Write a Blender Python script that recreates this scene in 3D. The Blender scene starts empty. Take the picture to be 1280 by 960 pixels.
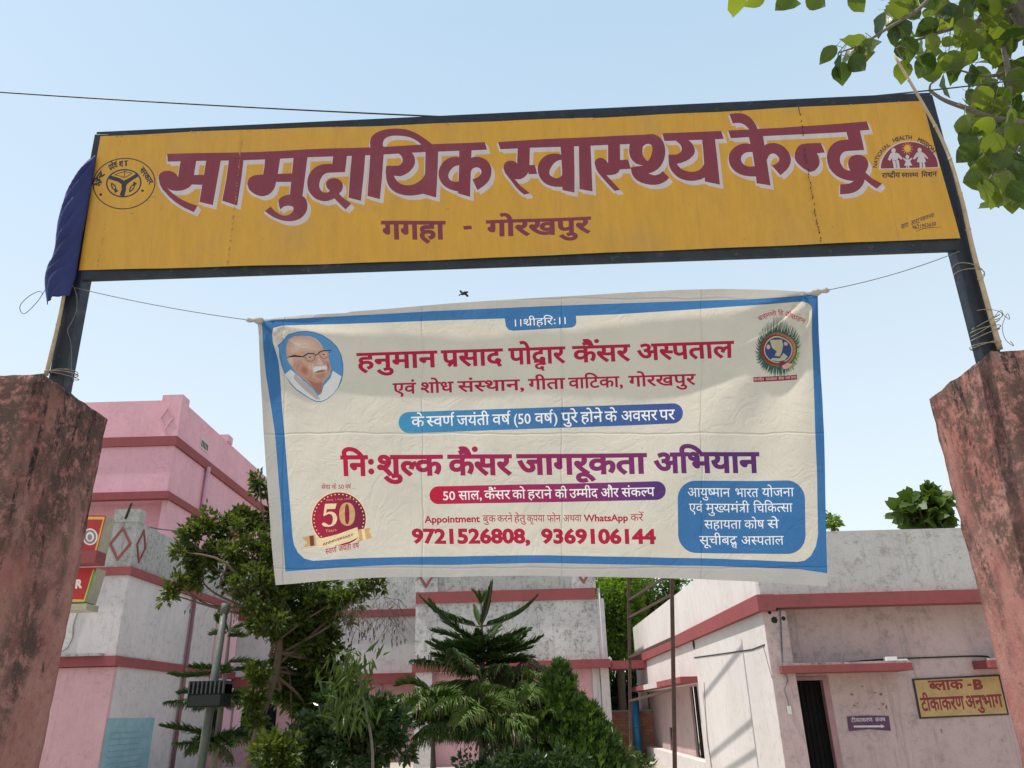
import bpy, bmesh, math, random
import numpy as np
from mathutils import Vector, Matrix, noise
from mathutils.geometry import delaunay_2d_cdt
random.seed(7)
rng = np.random.default_rng(7)
scene = bpy.context.scene
COL = scene.collection
R = math.radians

# ------------------------------------------------------------------ camera
W0, H0, F0 = 1280., 960., 957.
CAM = np.array([0., 0., 1.6])
def _n(v):
    v = np.array(v, float); return v / np.linalg.norm(v)
_Y = _n([15, -410, -F0])
_Z = np.array([-58, 2230, -F0]); _Z = _n(_Z - _Y * np.dot(_Z, _Y))
_X = np.cross(_Y, _Z)
RM = np.array([_X, _Y, _Z])                     # camera space -> world
cam = bpy.data.objects.new("camera", bpy.data.cameras.new("camera"))
COL.objects.link(cam)
cam.matrix_world = Matrix.Translation(Vector(CAM)) @ Matrix(RM.tolist()).to_4x4()
cam.data.sensor_width = 36.0
cam.data.lens = 36.0 * F0 / W0
cam.data.clip_start = 0.05
cam.data.clip_end = 5000
scene.camera = cam
def ray(px, py): return RM @ np.array([px - 640, -(py - 480), -F0]) / F0
def onY(px, py, Y): d = ray(px, py); return CAM + d * (Y / d[1])
def onX(px, py, X): d = ray(px, py); return CAM + d * (X / d[0])
def onZ(px, py, Z): d = ray(px, py); return CAM + d * ((Z - 1.6) / d[2])
def onP(px, py, P, N):
    d = ray(px, py); return CAM + d * (np.dot(np.array(P) - CAM, N) / np.dot(d, N))

# ------------------------------------------------------------------ light
SUN = _n([-0.46, -0.085, 1.0])
world = bpy.data.worlds.new("World"); scene.world = world; world.use_nodes = True
nt = world.node_tree; nt.nodes.clear()
sky = nt.nodes.new('ShaderNodeTexSky'); sky.sky_type = 'NISHITA'; sky.sun_disc = False
sky.sun_elevation = math.asin(SUN[2]); sky.sun_rotation = math.atan2(SUN[0], SUN[1])
sky.altitude = 0; sky.air_density = 1.0; sky.dust_density = 2.0; sky.ozone_density = 1.2
bg = nt.nodes.new('ShaderNodeBackground'); bg.inputs[1].default_value = 0.15
wo = nt.nodes.new('ShaderNodeOutputWorld')
# summer haze: the clear-sky model is veiled with an even pale tone, a little paler low down
tcw = nt.nodes.new('ShaderNodeTexCoord'); spw = nt.nodes.new('ShaderNodeSeparateXYZ'); nt.links.new(tcw.outputs['Generated'], spw.inputs[0])
mrw = nt.nodes.new('ShaderNodeMapRange'); nt.links.new(spw.outputs[2], mrw.inputs[0])
mrw.inputs[1].default_value = 0.0; mrw.inputs[2].default_value = .75; mrw.inputs[3].default_value = 0; mrw.inputs[4].default_value = 1
hz = nt.nodes.new('ShaderNodeMix'); hz.data_type = 'RGBA'; nt.links.new(mrw.outputs[0], hz.inputs[0])
hz.inputs[6].default_value = (4.75, 5.0, 4.9, 1); hz.inputs[7].default_value = (2.55, 3.45, 4.15, 1)
hx = nt.nodes.new('ShaderNodeMix'); hx.data_type = 'RGBA'; hx.inputs[0].default_value = .76
nt.links.new(sky.outputs[0], hx.inputs[6]); nt.links.new(hz.outputs[2], hx.inputs[7])
nt.links.new(hx.outputs[2], bg.inputs[0]); nt.links.new(bg.outputs[0], wo.inputs[0])
sl = bpy.data.lights.new("sun", 'SUN'); sl.energy = 3.6; sl.angle = R(0.7); sl.color = (1, .95, .87)
so = bpy.data.objects.new("sun", sl); COL.objects.link(so)
so.rotation_euler = Vector(SUN).to_track_quat('Z', 'Y').to_euler(); so.location = (0, 0, 30)
scene.view_settings.view_transform = 'Standard'; scene.view_settings.look = 'None'
scene.view_settings.exposure = 0.58; scene.view_settings.gamma = 1.0
scene.cycles.max_bounces = 8; scene.cycles.transmission_bounces = 6

# ------------------------------------------------------------------ objects
def tag(o, label=None, cat=None, group=None, kind=None):
    if label: o['label'] = label
    if cat: o['category'] = cat
    if group: o['group'] = group
    if kind: o['kind'] = kind
    return o
def thing(name, loc, label, cat, group=None):
    o = bpy.data.objects.new(name, None); COL.objects.link(o)
    o.location = Vector(loc); o.empty_display_size = .1
    return tag(o, label, cat, group)
def wloc(o):
    v = Vector((0, 0, 0))
    while o is not None: v += o.location; o = o.parent
    return v
def mk(name, verts, faces, mats, parent=None, midx=None, smooth=False, uv=None):
    """verts in world space; parents are unrotated"""
    me = bpy.data.meshes.new(name)
    off = np.array(wloc(parent)) if parent else np.zeros(3)
    v = np.asarray(verts, float).reshape(-1, 3) - off
    me.from_pydata(v.tolist(), [], [tuple(int(i) for i in f) for f in faces])
    if not isinstance(mats, (list, tuple)): mats = [mats]
    for m in mats: me.materials.append(m)
    if midx is not None: me.polygons.foreach_set('material_index', np.asarray(midx, np.int32))
    if smooth: me.polygons.foreach_set('use_smooth', np.ones(len(me.polygons), bool))
    if uv is not None:
        l = me.uv_layers.new(name='UVMap')
        vi = np.empty(len(me.loops), np.int32); me.loops.foreach_get('vertex_index', vi)
        l.data.foreach_set('uv', np.asarray(uv, np.float32)[vi].ravel())
    me.update()
    o = bpy.data.objects.new(name, me); COL.objects.link(o); o.parent = parent
    return o
class MB:
    def __init__(s): s.v = []; s.f = []; s.m = []
    def add(s, v, f, m=0):
        b = len(s.v); s.v += [tuple(map(float, p)) for p in v]
        s.f += [tuple(i + b for i in q) for q in f]; s.m += [m] * len(f)
    def box(s, x0, x1, y0, y1, z0, z1, m=0):
        s.add([(x0,y0,z0),(x1,y0,z0),(x1,y1,z0),(x0,y1,z0),(x0,y0,z1),(x1,y0,z1),(x1,y1,z1),(x0,y1,z1)],
              [(0,3,2,1),(4,5,6,7),(0,1,5,4),(1,2,6,5),(2,3,7,6),(3,0,4,7)], m)
    def bar(s, a, b, w, h, up=(0, 0, 1), m=0):
        a = Vector(a); b = Vector(b); d = (b - a).normalized(); u = Vector(up)
        sx = d.cross(u).normalized(); u = sx.cross(d)
        vs = [p + sx * (w/2*i) + u * (h/2*j) for p in (a, b) for i, j in ((-1,-1),(1,-1),(1,1),(-1,1))]
        s.add(vs, [(0,3,2,1),(4,5,6,7),(0,1,5,4),(1,2,6,5),(2,3,7,6),(3,0,4,7)], m)
    def tube(s, pts, r, n=6, m=0, cap=True):
        pts = [Vector(p) for p in pts]; rs = r if isinstance(r, (list, tuple)) else [r] * len(pts)
        t0 = (pts[1] - pts[0]).normalized()
        ref = Vector((0, 0, 1)) if abs(t0.z) < .9 else Vector((1, 0, 0))
        u = t0.cross(ref).normalized(); base = len(s.v)
        for i, p in enumerate(pts):
            t = (pts[min(i+1, len(pts)-1)] - pts[max(i-1, 0)]).normalized()
            u = (u - t * u.dot(t)).normalized(); w = t.cross(u)
            for k in range(n):
                a = 2*math.pi*k/n; s.v.append(tuple(p + (u*math.cos(a) + w*math.sin(a)) * rs[i]))
        for i in range(len(pts)-1):
            for k in range(n):
                k2 = (k+1) % n
                s.f.append((base+i*n+k, base+i*n+k2, base+(i+1)*n+k2, base+(i+1)*n+k)); s.m.append(m)
        if cap:
            s.f.append(tuple(base+k for k in range(n))[::-1]); s.m.append(m)
            e = base + (len(pts)-1)*n; s.f.append(tuple(e+k for k in range(n))); s.m.append(m)
    def build(s, name, mats, parent=None, smooth=False):
        return mk(name, s.v, s.f, mats, parent, s.m, smooth)
def boxo(name, b, mat_, parent=None, bevel=0):
    q = MB(); q.box(*b); o = q.build(name, mat_, parent)
    if bevel:
        m = o.modifiers.new('b', 'BEVEL'); m.width = bevel; m.segments = 2
    return o

# ------------------------------------------------------------------ materials
def newmat(name):
    m = bpy.data.materials.new(name); m.use_nodes = True
    n = m.node_tree; n.nodes.clear()
    out = n.nodes.new('ShaderNodeOutputMaterial')
    return m, n, out
class NB:
    def __init__(s, nt): s.t = nt
    def n(s, ty, **kw):
        x = s.t.nodes.new(ty)
        for k, v in kw.items():
            if k.startswith('i_'): x.inputs[int(k[2:])].default_value = v
            else: setattr(x, k, v)
        return x
    def l(s, a, b): s.t.links.new(a, b)
    def coord(s, kind='Object', scale=(1, 1, 1)):
        tc = s.n('ShaderNodeTexCoord'); mp = s.n('ShaderNodeMapping')
        mp.inputs['Scale'].default_value = scale
        s.l(tc.outputs[kind], mp.inputs[0]); return mp.outputs[0]
    def noise(s, co, scale, detail=6, rough=.6, dist=0):
        x = s.n('ShaderNodeTexNoise'); x.inputs['Scale'].default_value = scale
        x.inputs['Detail'].default_value = detail; x.inputs['Roughness'].default_value = rough
        x.inputs['Distortion'].default_value = dist
        s.l(co, x.inputs['Vector']); return x.outputs['Fac']
    def ramp(s, f, a, b, lo=0, hi=1):
        x = s.n('ShaderNodeMapRange', clamp=True)
        x.inputs[1].default_value = a; x.inputs[2].default_value = b
        x.inputs[3].default_value = lo; x.inputs[4].default_value = hi
        s.l(f, x.inputs[0]); return x.outputs[0]
    def math(s, op, a, b=None):
        x = s.n('ShaderNodeMath', operation=op)
        for i, q in enumerate((a, b)):
            if q is None: continue
            if isinstance(q, (int, float)): x.inputs[i].default_value = q
            else: s.l(q, x.inputs[i])
        return x.outputs[0]
    def mix(s, f, a, b, blend='MIX'):
        x = s.n('ShaderNodeMix', data_type='RGBA', blend_type=blend)
        if isinstance(f, (int, float)): x.inputs[0].default_value = f
        else: s.l(f, x.inputs[0])
        for i, q in ((6, a), (7, b)):
            if isinstance(q, tuple): x.inputs[i].default_value = (*q[:3], 1)
            else: s.l(q, x.inputs[i])
        return x.outputs[2]
    def bump(s, h, strength=.3, dist=.01):
        x = s.n('ShaderNodeBump'); x.inputs['Strength'].default_value = strength
        x.inputs['Distance'].default_value = dist; s.l(h, x.inputs['Height']); return x.outputs[0]
    def pbr(s, out, col, rough=.8, bump=None, metal=0, spec=.4):
        p = s.n('ShaderNodeBsdfPrincipled')
        if isinstance(col, tuple): p.inputs['Base Color'].default_value = (*col[:3], 1)
        else: s.l(col, p.inputs['Base Color'])
        if isinstance(rough, (int, float)): p.inputs['Roughness'].default_value = rough
        else: s.l(rough, p.inputs['Roughness'])
        p.inputs['Metallic'].default_value = metal
        p.inputs['Specular IOR Level'].default_value = spec
        if bump is not None: s.l(bump, p.inputs['Normal'])
        s.l(p.outputs[0], out.inputs[0]); return p

def wall_mat(name, base, dirt=(.12, .11, .1), dirt_amt=.4, streak=.3, fine=.25, peel=0, peel_col=(.25,.22,.19), rough=.85, scale=1.0, bumps=.25):
    """whitewashed plaster: blotches, vertical run marks, fine grit, peeled flakes"""
    m, t, out = newmat(name); b = NB(t)
    co = b.coord(); cs = b.coord(scale=(2.2, 2.2, .22))
    big = b.noise(co, .7*scale, 7, .62)
    col = b.mix(b.ramp(big, .35, .68), base, tuple(min(1, c*.90) for c in base))
    mask = b.ramp(b.noise(co, .9*scale, 5, .6, .3), .36, .60)
    cv = b.coord(scale=(5, 5, .5)); mv = b.ramp(b.noise(cs, 1.3*scale, 6, .6), .47, .62)
    f1 = b.math('MULTIPLY', b.math('MULTIPLY', b.ramp(b.noise(co, 5.5*scale, 14, .82, .2), .50, .60), mask), dirt_amt)
    f2 = b.math('MULTIPLY', b.math('MULTIPLY', b.ramp(b.noise(cv, 3.*scale, 12, .8), .49, .62), mv), streak)
    f3 = b.math('MULTIPLY', b.ramp(b.noise(co, 26*scale, 8, .8), .55, .63), fine)
    f = b.math('MAXIMUM', f1, b.math('MAXIMUM', f2, f3))
    col = b.mix(f, col, dirt)
    col = b.mix(b.math('MULTIPLY', mask, min(.3, dirt_amt*.3)), col, tuple((c+d_)/2 for c, d_ in zip(base, dirt)))
    h = b.noise(co, 38, 6, .7)
    if peel:
        pf = b.ramp(b.noise(co, 4.5*scale, 14, .8, .3), .62 - peel*.06, .63 - peel*.06)
        col = b.mix(b.math('MULTIPLY', pf, .8), col, peel_col)
        h = b.math('SUBTRACT', h, b.math('MULTIPLY', pf, 1.2))
    b.pbr(out, col, rough, b.bump(h, bumps, .012), spec=.2)
    return m
def paint_mat(name, base, var=.18, rough=.55, worn=None, worn_amt=.25, scale=6, bumps=.1, metal=0, spec=.4):
    m, t, out = newmat(name); b = NB(t); co = b.coord()
    col = b.mix(b.ramp(b.noise(co, scale, 6, .65), .3, .7), base, tuple(max(0, c*(1-var)) for c in base))
    if worn: col = b.mix(b.math('MULTIPLY', b.ramp(b.noise(co, scale*3.3, 9, .75), .56, .62), worn_amt), col, worn)
    rr = b.ramp(b.noise(co, scale*2, 4), .3, .7, max(0, rough-.1), min(1, rough+.1))
    b.pbr(out, col, rr, b.bump(b.noise(co, scale*8, 5), bumps, .004), metal, spec)
    return m
def leaf_mat(name, c1, c2, trans=.45, tcol=None, rough=.45, spec=.4):
    m, t, out = newmat(name); b = NB(t)
    g = b.n('ShaderNodeNewGeometry')
    col = b.mix(g.outputs['Random Per Island'], c1, c2)
    vn = b.noise(b.coord(), 1.1, 3, .5)
    col = b.mix(b.ramp(vn, .35, .65, 0, .4), col, tuple(c*.72 for c in c1))
    p = b.n('ShaderNodeBsdfPrincipled'); b.l(col, p.inputs['Base Color'])
    p.inputs['Roughness'].default_value = rough; p.inputs['Specular IOR Level'].default_value = spec*.7
    tr = b.n('ShaderNodeBsdfTranslucent')
    b.l(b.mix(1.0, col, tcol or (1.6, 1.5, .5), 'MULTIPLY'), tr.inputs[0])
    mx = b.n('ShaderNodeMixShader'); mx.inputs[0].default_value = trans
    b.l(p.outputs[0], mx.inputs[1]); b.l(tr.outputs[0], mx.inputs[2]); b.l(mx.outputs[0], out.inputs[0])
    return m

# ------------------------------------------------------------------ lettering (outline rings of a built-in font, composed by hand)
_gc = {}
def glyph(ch):
    if ch in _gc: return _gc[ch]
    def rings(s):
        c = bpy.data.curves.new('tmp', 'FONT'); c.body = s; c.fill_mode = 'NONE'; c.resolution_u = 3
        o = bpy.data.objects.new('tmp', c); COL.objects.link(o)
        me = bpy.data.meshes.new_from_object(o)
        vs = [(v.co.x, v.co.y) for v in me.vertices]
        nx = {e.vertices[0]: e.vertices[1] for e in me.edges}
        # closing edges run (last, first)
        out = []; seen = set()
        for st in list(nx):
            if st in seen: continue
            r = []; k = st
            while k is not None and k not in seen:
                seen.add(k); r.append(vs[k]); k = nx.get(k)
            if len(r) > 2: out.append(r)
        bpy.data.objects.remove(o); bpy.data.curves.remove(c); bpy.data.meshes.remove(me)
        return out
    rr = rings(ch)
    r2 = rings(ch + '|'); mx = max(p[0] for p in r2[-1])
    # bar ring is the one spanning x width .076 at the end
    bar = min((r for r in r2 if len(r) == 4), key=lambda r: abs(max(p[0] for p in r) - min(p[0] for p in r) - .076) - .001*max(p[0] for p in r))
    adv = max(p[0] for p in bar) - .168
    _gc[ch] = (rr, adv); return _gc[ch]
def area(r): return .5*sum(r[i][0]*r[(i+1) % len(r)][1] - r[(i+1) % len(r)][0]*r[i][1] for i in range(len(r)))
def bold(rs, d):
    """offset rings outward; the largest ring tells the outer orientation"""
    if not d or not rs: return rs
    sg = 1 if area(max(rs, key=lambda r: abs(area(r)))) > 0 else -1
    out = []
    for r in rs:
        n = len(r); q = []
        for i in range(n):
            a, p, c = r[i-1], r[i], r[(i+1) % n]
            e1 = (p[0]-a[0], p[1]-a[1]); e2 = (c[0]-p[0], c[1]-p[1])
            l1 = math.hypot(*e1) or 1e-9; l2 = math.hypot(*e2) or 1e-9
            nx = e1[1]/l1 + e2[1]/l2; ny = -e1[0]/l1 - e2[0]/l2
            L = math.hypot(nx, ny) or 1e-9
            k = min(1.6, 2/L) if L > .3 else 1
            q.append((p[0] + sg*nx/L*d*k, p[1] + sg*ny/L*d*k))
        out.append(q)
    return out
def clipx(rs, c):
    out = []
    for r in rs:
        q = []; n = len(r)
        for i in range(n):
            a, b = r[i], r[(i+1) % n]
            if a[0] <= c: q.append(a)
            if (a[0] <= c) != (b[0] <= c):
                t = (c-a[0])/(b[0]-a[0]); q.append((c, a[1]+t*(b[1]-a[1])))
        if len(q) > 2: out.append(q)
    return out
def stroke(pts, w):
    """thick polyline as a ring"""
    l, r_ = [], []
    for i, p in enumerate(pts):
        a = pts[max(i-1, 0)]; b = pts[min(i+1, len(pts)-1)]
        dx, dy = b[0]-a[0], b[1]-a[1]; L = math.hypot(dx, dy) or 1
        ww = w[i] if isinstance(w, (list, tuple)) else w
        l.append((p[0]-dy/L*ww/2, p[1]+dx/L*ww/2)); r_.append((p[0]+dy/L*ww/2, p[1]-dx/L*ww/2))
    return l + r_[::-1]
HL = .622
def compose(s, d=0):
    """s in visual order; '~' halves the letter before it, '^' adds reph, '_' adds rakar,
    '<' stacks the next letter small beneath; returns list of ring groups and the width"""
    groups = []; x = 0; i = 0; last = (0, 0); w = .076 + 2*d
    while i < len(s):
        ch = s[i]
        if ch == '~':
            rs, x0, adv = last; groups.pop()
            c = adv - .185 - d*.9
            if rs:
                groups.append([[(p[0]+x0, p[1]) for p in r] for r in clipx(bold(rs, d), c)])
            x = x0 + c - .05 + d*.5; i += 1; continue
        if ch == '^':
            cx = last[1] + last[2] - .12
            groups.append([stroke([(cx+.16, HL+.19), (cx+.06, HL+.2), (cx, HL+.14), (cx+.01, HL+.06), (cx+.05, HL-.02)], w*.95)]); i += 1; continue
        if ch == '_':
            sx = last[1] + last[2] - .12
            groups.append([stroke([(sx, .22), (sx-.12, .13), (sx-.24, .01)], w)]); i += 1; continue
        if ch == '<':
            rs, adv = glyph(s[i+1]); ax = last[1]
            groups.append(bold([[(ax+.08+p[0]*.72, p[1]*.55-.26) for p in r] for r in rs], d*.7)); i += 2; continue
        if ch == ' ':
            x += .26; i += 1; continue
        if ch == '{':     # tra: bar, stem and slanting stroke
            groups.append([stroke([(x, HL-.038), (x+.5, HL-.038)], w)]); groups.append([stroke([(x+.38, HL), (x+.38, 0)], w)])
            groups.append([stroke([(x+.38, .36), (x+.1, .36)], w)]); groups.append([stroke([(x+.36, .34), (x+.2, .2), (x+.06, .1)], w)])
            last = ([], x, .5); x += .5; i += 1; continue
        rs, adv = glyph(ch)
        if ch == 'ं' and i and s[i-1] in 'ैेो': rs = [[(p[0]+.13+d, p[1]+.02+d) for p in r] for r in rs]
        groups.append([[(p[0]+x, p[1]) for p in r] for r in bold(rs, d)])
        if adv > .12: last = (rs, x, adv)
        x += adv; i += 1
    return groups, x
class Art:
    def soft(s, pts, mats, f=.2):
        cx = sum(p[0] for p in pts)/len(pts); cy = sum(p[1] for p in pts)/len(pts)
        for k, m in enumerate(mats):
            g = 1-k*f; s.poly([(cx+(p[0]-cx)*g, cy+(p[1]-cy)*g) for p in pts], m)

    """ordered flat art in picture-plane units: later layers lie over earlier ones"""
    def __init__(s): s.L = []
    def poly(s, pts, m): s.L.append(([list(pts)], m))
    def rings(s, rs, m): s.L.append(([list(r) for r in rs], m))
    def text(s, t, p0, p1, h, m, d=0, up=(-.045, -1), hl=HL):
        g, w = compose(t, d)
        dx, dy = (p1[0]-p0[0])/w, (p1[1]-p0[1])/w
        for rs in g:
            s.rings([[(p0[0]+x*dx+y/hl*h*up[0], p0[1]+x*dy+y/hl*h*up[1]) for x, y in r] for r in rs], m)
    def arc(s, t, c, rx, ry, a0, a1, h, m, d=0, hl=HL):
        g, w = compose(t, d)
        for rs in g:
            q = []
            for r in rs:
                o = []
                for x, y in r:
                    a = R(a0 + (a1-a0)*x/w); k = 1 + y/hl*h/rx
                    o.append((c[0]+rx*k*math.cos(a), c[1]-ry*k*math.sin(a)))
                q.append(o)
            s.rings(q, m)
    def line(s, pts, w, m): s.poly(stroke(pts, w), m)
    def ell(s, c, rx, ry, m, n=28, a0=0, a1=360, rot=0):
        k = n if a1-a0 >= 360 else n+1; cr, sr = math.cos(R(rot)), math.sin(R(rot)); o = []
        for i in range(k):
            a = R(a0+(a1-a0)*i/n); x, y = rx*math.cos(a), ry*math.sin(a)
            o.append((c[0]+x*cr-y*sr, c[1]-x*sr-y*cr))
        s.poly(o, m)
    def mesh(s, outline, base, step, cuts=()):
        """constrained triangulation of outline + grid + all rings; per-triangle material"""
        vs = []; es = []
        def ring(r, closed=True):
            b = len(vs); vs.extend((p[0], p[1]) for p in r)
            n = len(r); es.extend((b+i, b+(i+1) % n) for i in range(n if closed else n-1))
        ring(outline)
        ox = [p[0] for p in outline]; oy = [p[1] for p in outline]
        x0, x1, y0, y1 = min(ox), max(ox), min(oy), max(oy)
        gx = np.arange(x0+step*.37, x1, step); gy = np.arange(y0+step*.41, y1, step)
        for a in gx: ring([(a, y0-1), (a+.013, y1+1)], False)
        for a in gy: ring([(x0-1, a), (x1+1, a+.011)], False)
        for c_ in cuts: ring(c_, False)
        for rs, m in s.L:
            for r in rs: ring(r)
        V, E_, Fc, *_ = delaunay_2d_cdt([Vector(v) for v in vs], es, [], 0, 1e-4, False)
        V = np.array([(v.x, v.y) for v in V]); Fc = np.array([f for f in Fc if len(f) == 3])
        C = V[Fc].mean(1)
        ar = np.abs(np.cross(V[Fc[:, 1]]-V[Fc[:, 0]], V[Fc[:, 2]]-V[Fc[:, 0]]))
        def inside(rs, P):
            wn = np.zeros(len(P), int)
            for r in rs:
                r = np.array(r); q = np.roll(r, -1, 0)
                for (ax, ay), (bx, by) in zip(r, q):
                    cr = (bx-ax)*(P[:, 1]-ay)-(P[:, 0]-ax)*(by-ay)
                    wn += ((ay <= P[:, 1]) & (by > P[:, 1]) & (cr > 0)).astype(int)
                    wn -= ((ay > P[:, 1]) & (by <= P[:, 1]) & (cr < 0)).astype(int)
            return wn != 0
        keep = inside([outline], C) & (ar > 1e-5)
        Fc = Fc[keep]; C = C[keep]; mi = np.full(len(C), base, int)
        for rs, m in s.L:
            a = np.vstack([np.array(r) for r in rs]); lo = a.min(0); hi = a.max(0)
            k = np.where((C[:, 0] >= lo[0]) & (C[:, 0] <= hi[0]) & (C[:, 1] >= lo[1]) & (C[:, 1] <= hi[1]))[0]
            if len(k): mi[k[inside(rs, C[k])]] = m
        return V, Fc, mi
def compact(V, Fc):
    u, inv = np.unique(Fc.ravel(), return_inverse=True)
    return V[u], inv.reshape(-1, 3), u

def para(TL, TR, BR, BL, Y):
    """the planar rectangle seen under four picture corners, its first corner at distance Y"""
    a, b, c, d = [ray(*p) for p in (TL, TR, BL, BR)]
    s = np.linalg.solve(np.array([b, c, -d]).T, a)
    P = [a, b*s[0], c*s[1], d*s[2]]; k = Y/P[0][1]
    return [CAM+p*k for p in P]                 # TL TR BL BR

# ------------------------------------------------------------------ ground
M_dirt = wall_mat('dusty_concrete', (.42, .38, .32), (.2, .17, .13), .5, 0, .3, scale=.3)
M_path = wall_mat('concrete_path', (.5, .48, .44), (.25, .22, .18), .5, 0, .3, scale=.5)
mk('ground', [(-1500,-1500,0),(1500,-1500,0),(1500,1500,0),(-1500,1500,0)], [(0,1,2,3)], M_dirt)['kind'] = 'structure'
mk('path', [(-1.9,-3,.004),(1.9,-3,.004),(2.3,30,.004),(-1.0,30,.004)], [(0,1,2,3)], M_path)['kind'] = 'structure'

# ------------------------------------------------------------------ gate pillars
def pillar_mat(name, wash, pale, mould_amt, top):
    m, t, out = newmat(name); b = NB(t); co = b.coord(); cs = b.coord(scale=(3.2, 3.2, 1.3))
    col = b.mix(b.ramp(b.noise(co, 3.1, 10, .75), .38, .62), wash, pale)
    sep = b.n('ShaderNodeSeparateXYZ'); b.l(co, sep.inputs[0])
    zt = b.ramp(sep.outputs[2], top-1.7, top, -.075, .085); rim = b.ramp(sep.outputs[2], top-.09, top-.01, 0, .12)
    low = b.math('ADD', b.noise(cs, 1.1, 5, .6, .4), b.math('ADD', zt, rim))
    mask = b.ramp(low, .40, .56)                                   # where grime gathers
    fleck = b.ramp(b.noise(co, 13, 14, .85, .15), .455, .53)        # small crusty flecks
    g = b.math('MULTIPLY', b.math('MULTIPLY', fleck, mask), mould_amt)
    col = b.mix(b.math('MULTIPLY', b.ramp(b.noise(co, 30, 10, .8), .52, .62), .45), col, tuple(c*.45 for c in wash))
    col = b.mix(g, col, (.075, .058, .045))
    run = b.ramp(b.math('ADD', b.noise(b.coord(scale=(9, 9, 1.6)), 1.5, 8, .7, .3), b.math('MULTIPLY', zt, .5)), .585, .63)
    col = b.mix(b.math('MULTIPLY', b.math('MULTIPLY', run, b.ramp(b.noise(co, 24, 10, .8), .44, .52)), .9), col, (.022, .022, .021))
    dots = b.ramp(b.noise(co, 11, 12, .8), .62, .65); col = b.mix(b.math('MULTIPLY', dots, .8), col, (.03, .027, .025))
    chalk = b.ramp(b.noise(co, 6, 14, .85), .60, .66); col = b.mix(b.math('MULTIPLY', chalk, .35), col, (.45, .36, .30))
    h = b.math('ADD', b.noise(co, 22, 12, .8), b.math('MULTIPLY', b.noise(co, 90, 5, .7), .5))
    h = b.math('SUBTRACT', h, b.math('MULTIPLY', g, .25))
    b.pbr(out, col, .92, b.bump(h, .9, .022), spec=.15); return m
M_pl = pillar_mat('brick_red_wash_mouldy', (.35, .14, .12), (.42, .22, .185), .92, 3.2)
M_pr = pillar_mat('brick_red_wash_speckled', (.34, .135, .115), (.41, .225, .19), .85, 3.2)
M_cap = wall_mat('pillar_cement_top', (.17, .12, .105), (.035, .032, .03), .9, 0, .8, bumps=.9)
def pillar(x0, x1, y0, y1, z1, mat_, label, seed):
    t = thing('gate_pillar', ((x0+x1)/2, (y0+y1)/2, 0), label, 'pillar')
    def rough(name, a, m, amp, cuts):
        bm = bmesh.new(); bmesh.ops.create_cube(bm, size=1)
        for v in bm.verts:
            v.co.x = a[0] if v.co.x < 0 else a[1]; v.co.y = a[2] if v.co.y < 0 else a[3]; v.co.z = a[4] if v.co.z < 0 else a[5]
        for ax, c in zip('xyz', cuts):
            es = [e for e in bm.edges if abs(getattr(e.verts[0].co, ax)-getattr(e.verts[1].co, ax)) > .001]
            bmesh.ops.subdivide_edges(bm, edges=es, cuts=c, use_grid_fill=True)
        for v in bm.verts:
            p = v.co.copy(); n = noise.noise_vector(p*2.1+Vector((seed, 0, 0)))*amp*.7 + noise.noise_vector(p*17+Vector((0, seed, 0)))*amp*.7
            # knock the arrises back a little
            edge = sum(abs(c-e) < 1e-4 for c, e in ((p.x, a[0]), (p.x, a[1]), (p.y, a[2]), (p.y, a[3]), (p.z, a[5])))
            if edge >= 2:
                ctr = Vector(((a[0]+a[1])/2, (a[2]+a[3])/2, p.z-.2)); d = (ctr-p); n += d.normalized()*(.007+.009*noise.noise(p*15))
            v.co = p+n
        vs = [v.co[:] for v in bm.verts]; fs = [[v.index for v in f.verts] for f in bm.faces]; bm.free()
        return mk(name, vs, fs, m, t, smooth=True)
    rough('shaft', (x0, x1, y0, y1, 0, z1), mat_, .004, (14, 14, 64))
    rough('cap', (x0+.05, x1-.05, y0+.05, y1-.05, z1-.02, z1+.006), M_cap, .004, (14, 14, 1))
    return t
pillar(-3.05, -2.31, 3.4, 4.04, 3.185, M_pl, 'brick-red gate pillar streaked with black mould, at the left of the gate', 3.)
pillar(2.32, 3.02, 3.4, 4.03, 3.165, M_pr, 'brick-red gate pillar with speckled flaking wash, at the right of the gate', 11.)

# ------------------------------------------------------------------ gate signboard
STL, STR, SBL, SBR = para((118, 168), (1165, 119), (1200, 306), (100, 345), 3.5)
SN = np.cross(STR-STL, SBL-STL); SN = SN/np.linalg.norm(SN)
if SN[1] > 0: SN = -SN
SU = _n(STR-STL); SV = _n(np.cross(SU, SN)); SV = SV if SV[2] > 0 else -SV
def onS(px, py, off=0.): return onP(px, py, STL, SN) + SN*off

M_navy = paint_mat('navy_enamel', (.009, .015, .026), .35, .5, (.07, .085, .09), .25, 5, .15)
M_navy2 = paint_mat('worn_navy_enamel', (.018, .026, .036), .3, .65, (.09, .085, .07), .45, 5, .25)
def sign_paint(name, c, rough=.42, worn=(.3, .2, .1), glare=0):
    m, t, out = newmat(name); b = NB(t); co = b.coord()
    cs = b.coord(scale=(14, 14, .8))
    col = b.mix(b.ramp(b.noise(cs, 1.5, 8, .7), .3, .75), c, tuple(x*.8 for x in c))
    col = b.mix(b.math('MULTIPLY', b.ramp(b.noise(co, 2.2, 8, .7), .52, .75), .35), col, worn)
    col = b.mix(b.math('MULTIPLY', b.ramp(b.noise(co, 34, 8, .8), .66, .72), .5), col, (.10, .07, .04))
    h = b.math('ADD', b.noise(co, 3.0, 3, .5), b.math('MULTIPLY', b.noise(co, 60, 4, .6), .12))
    b.pbr(out, col, rough, b.bump(h, .6, .035), spec=.45); return m
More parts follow.
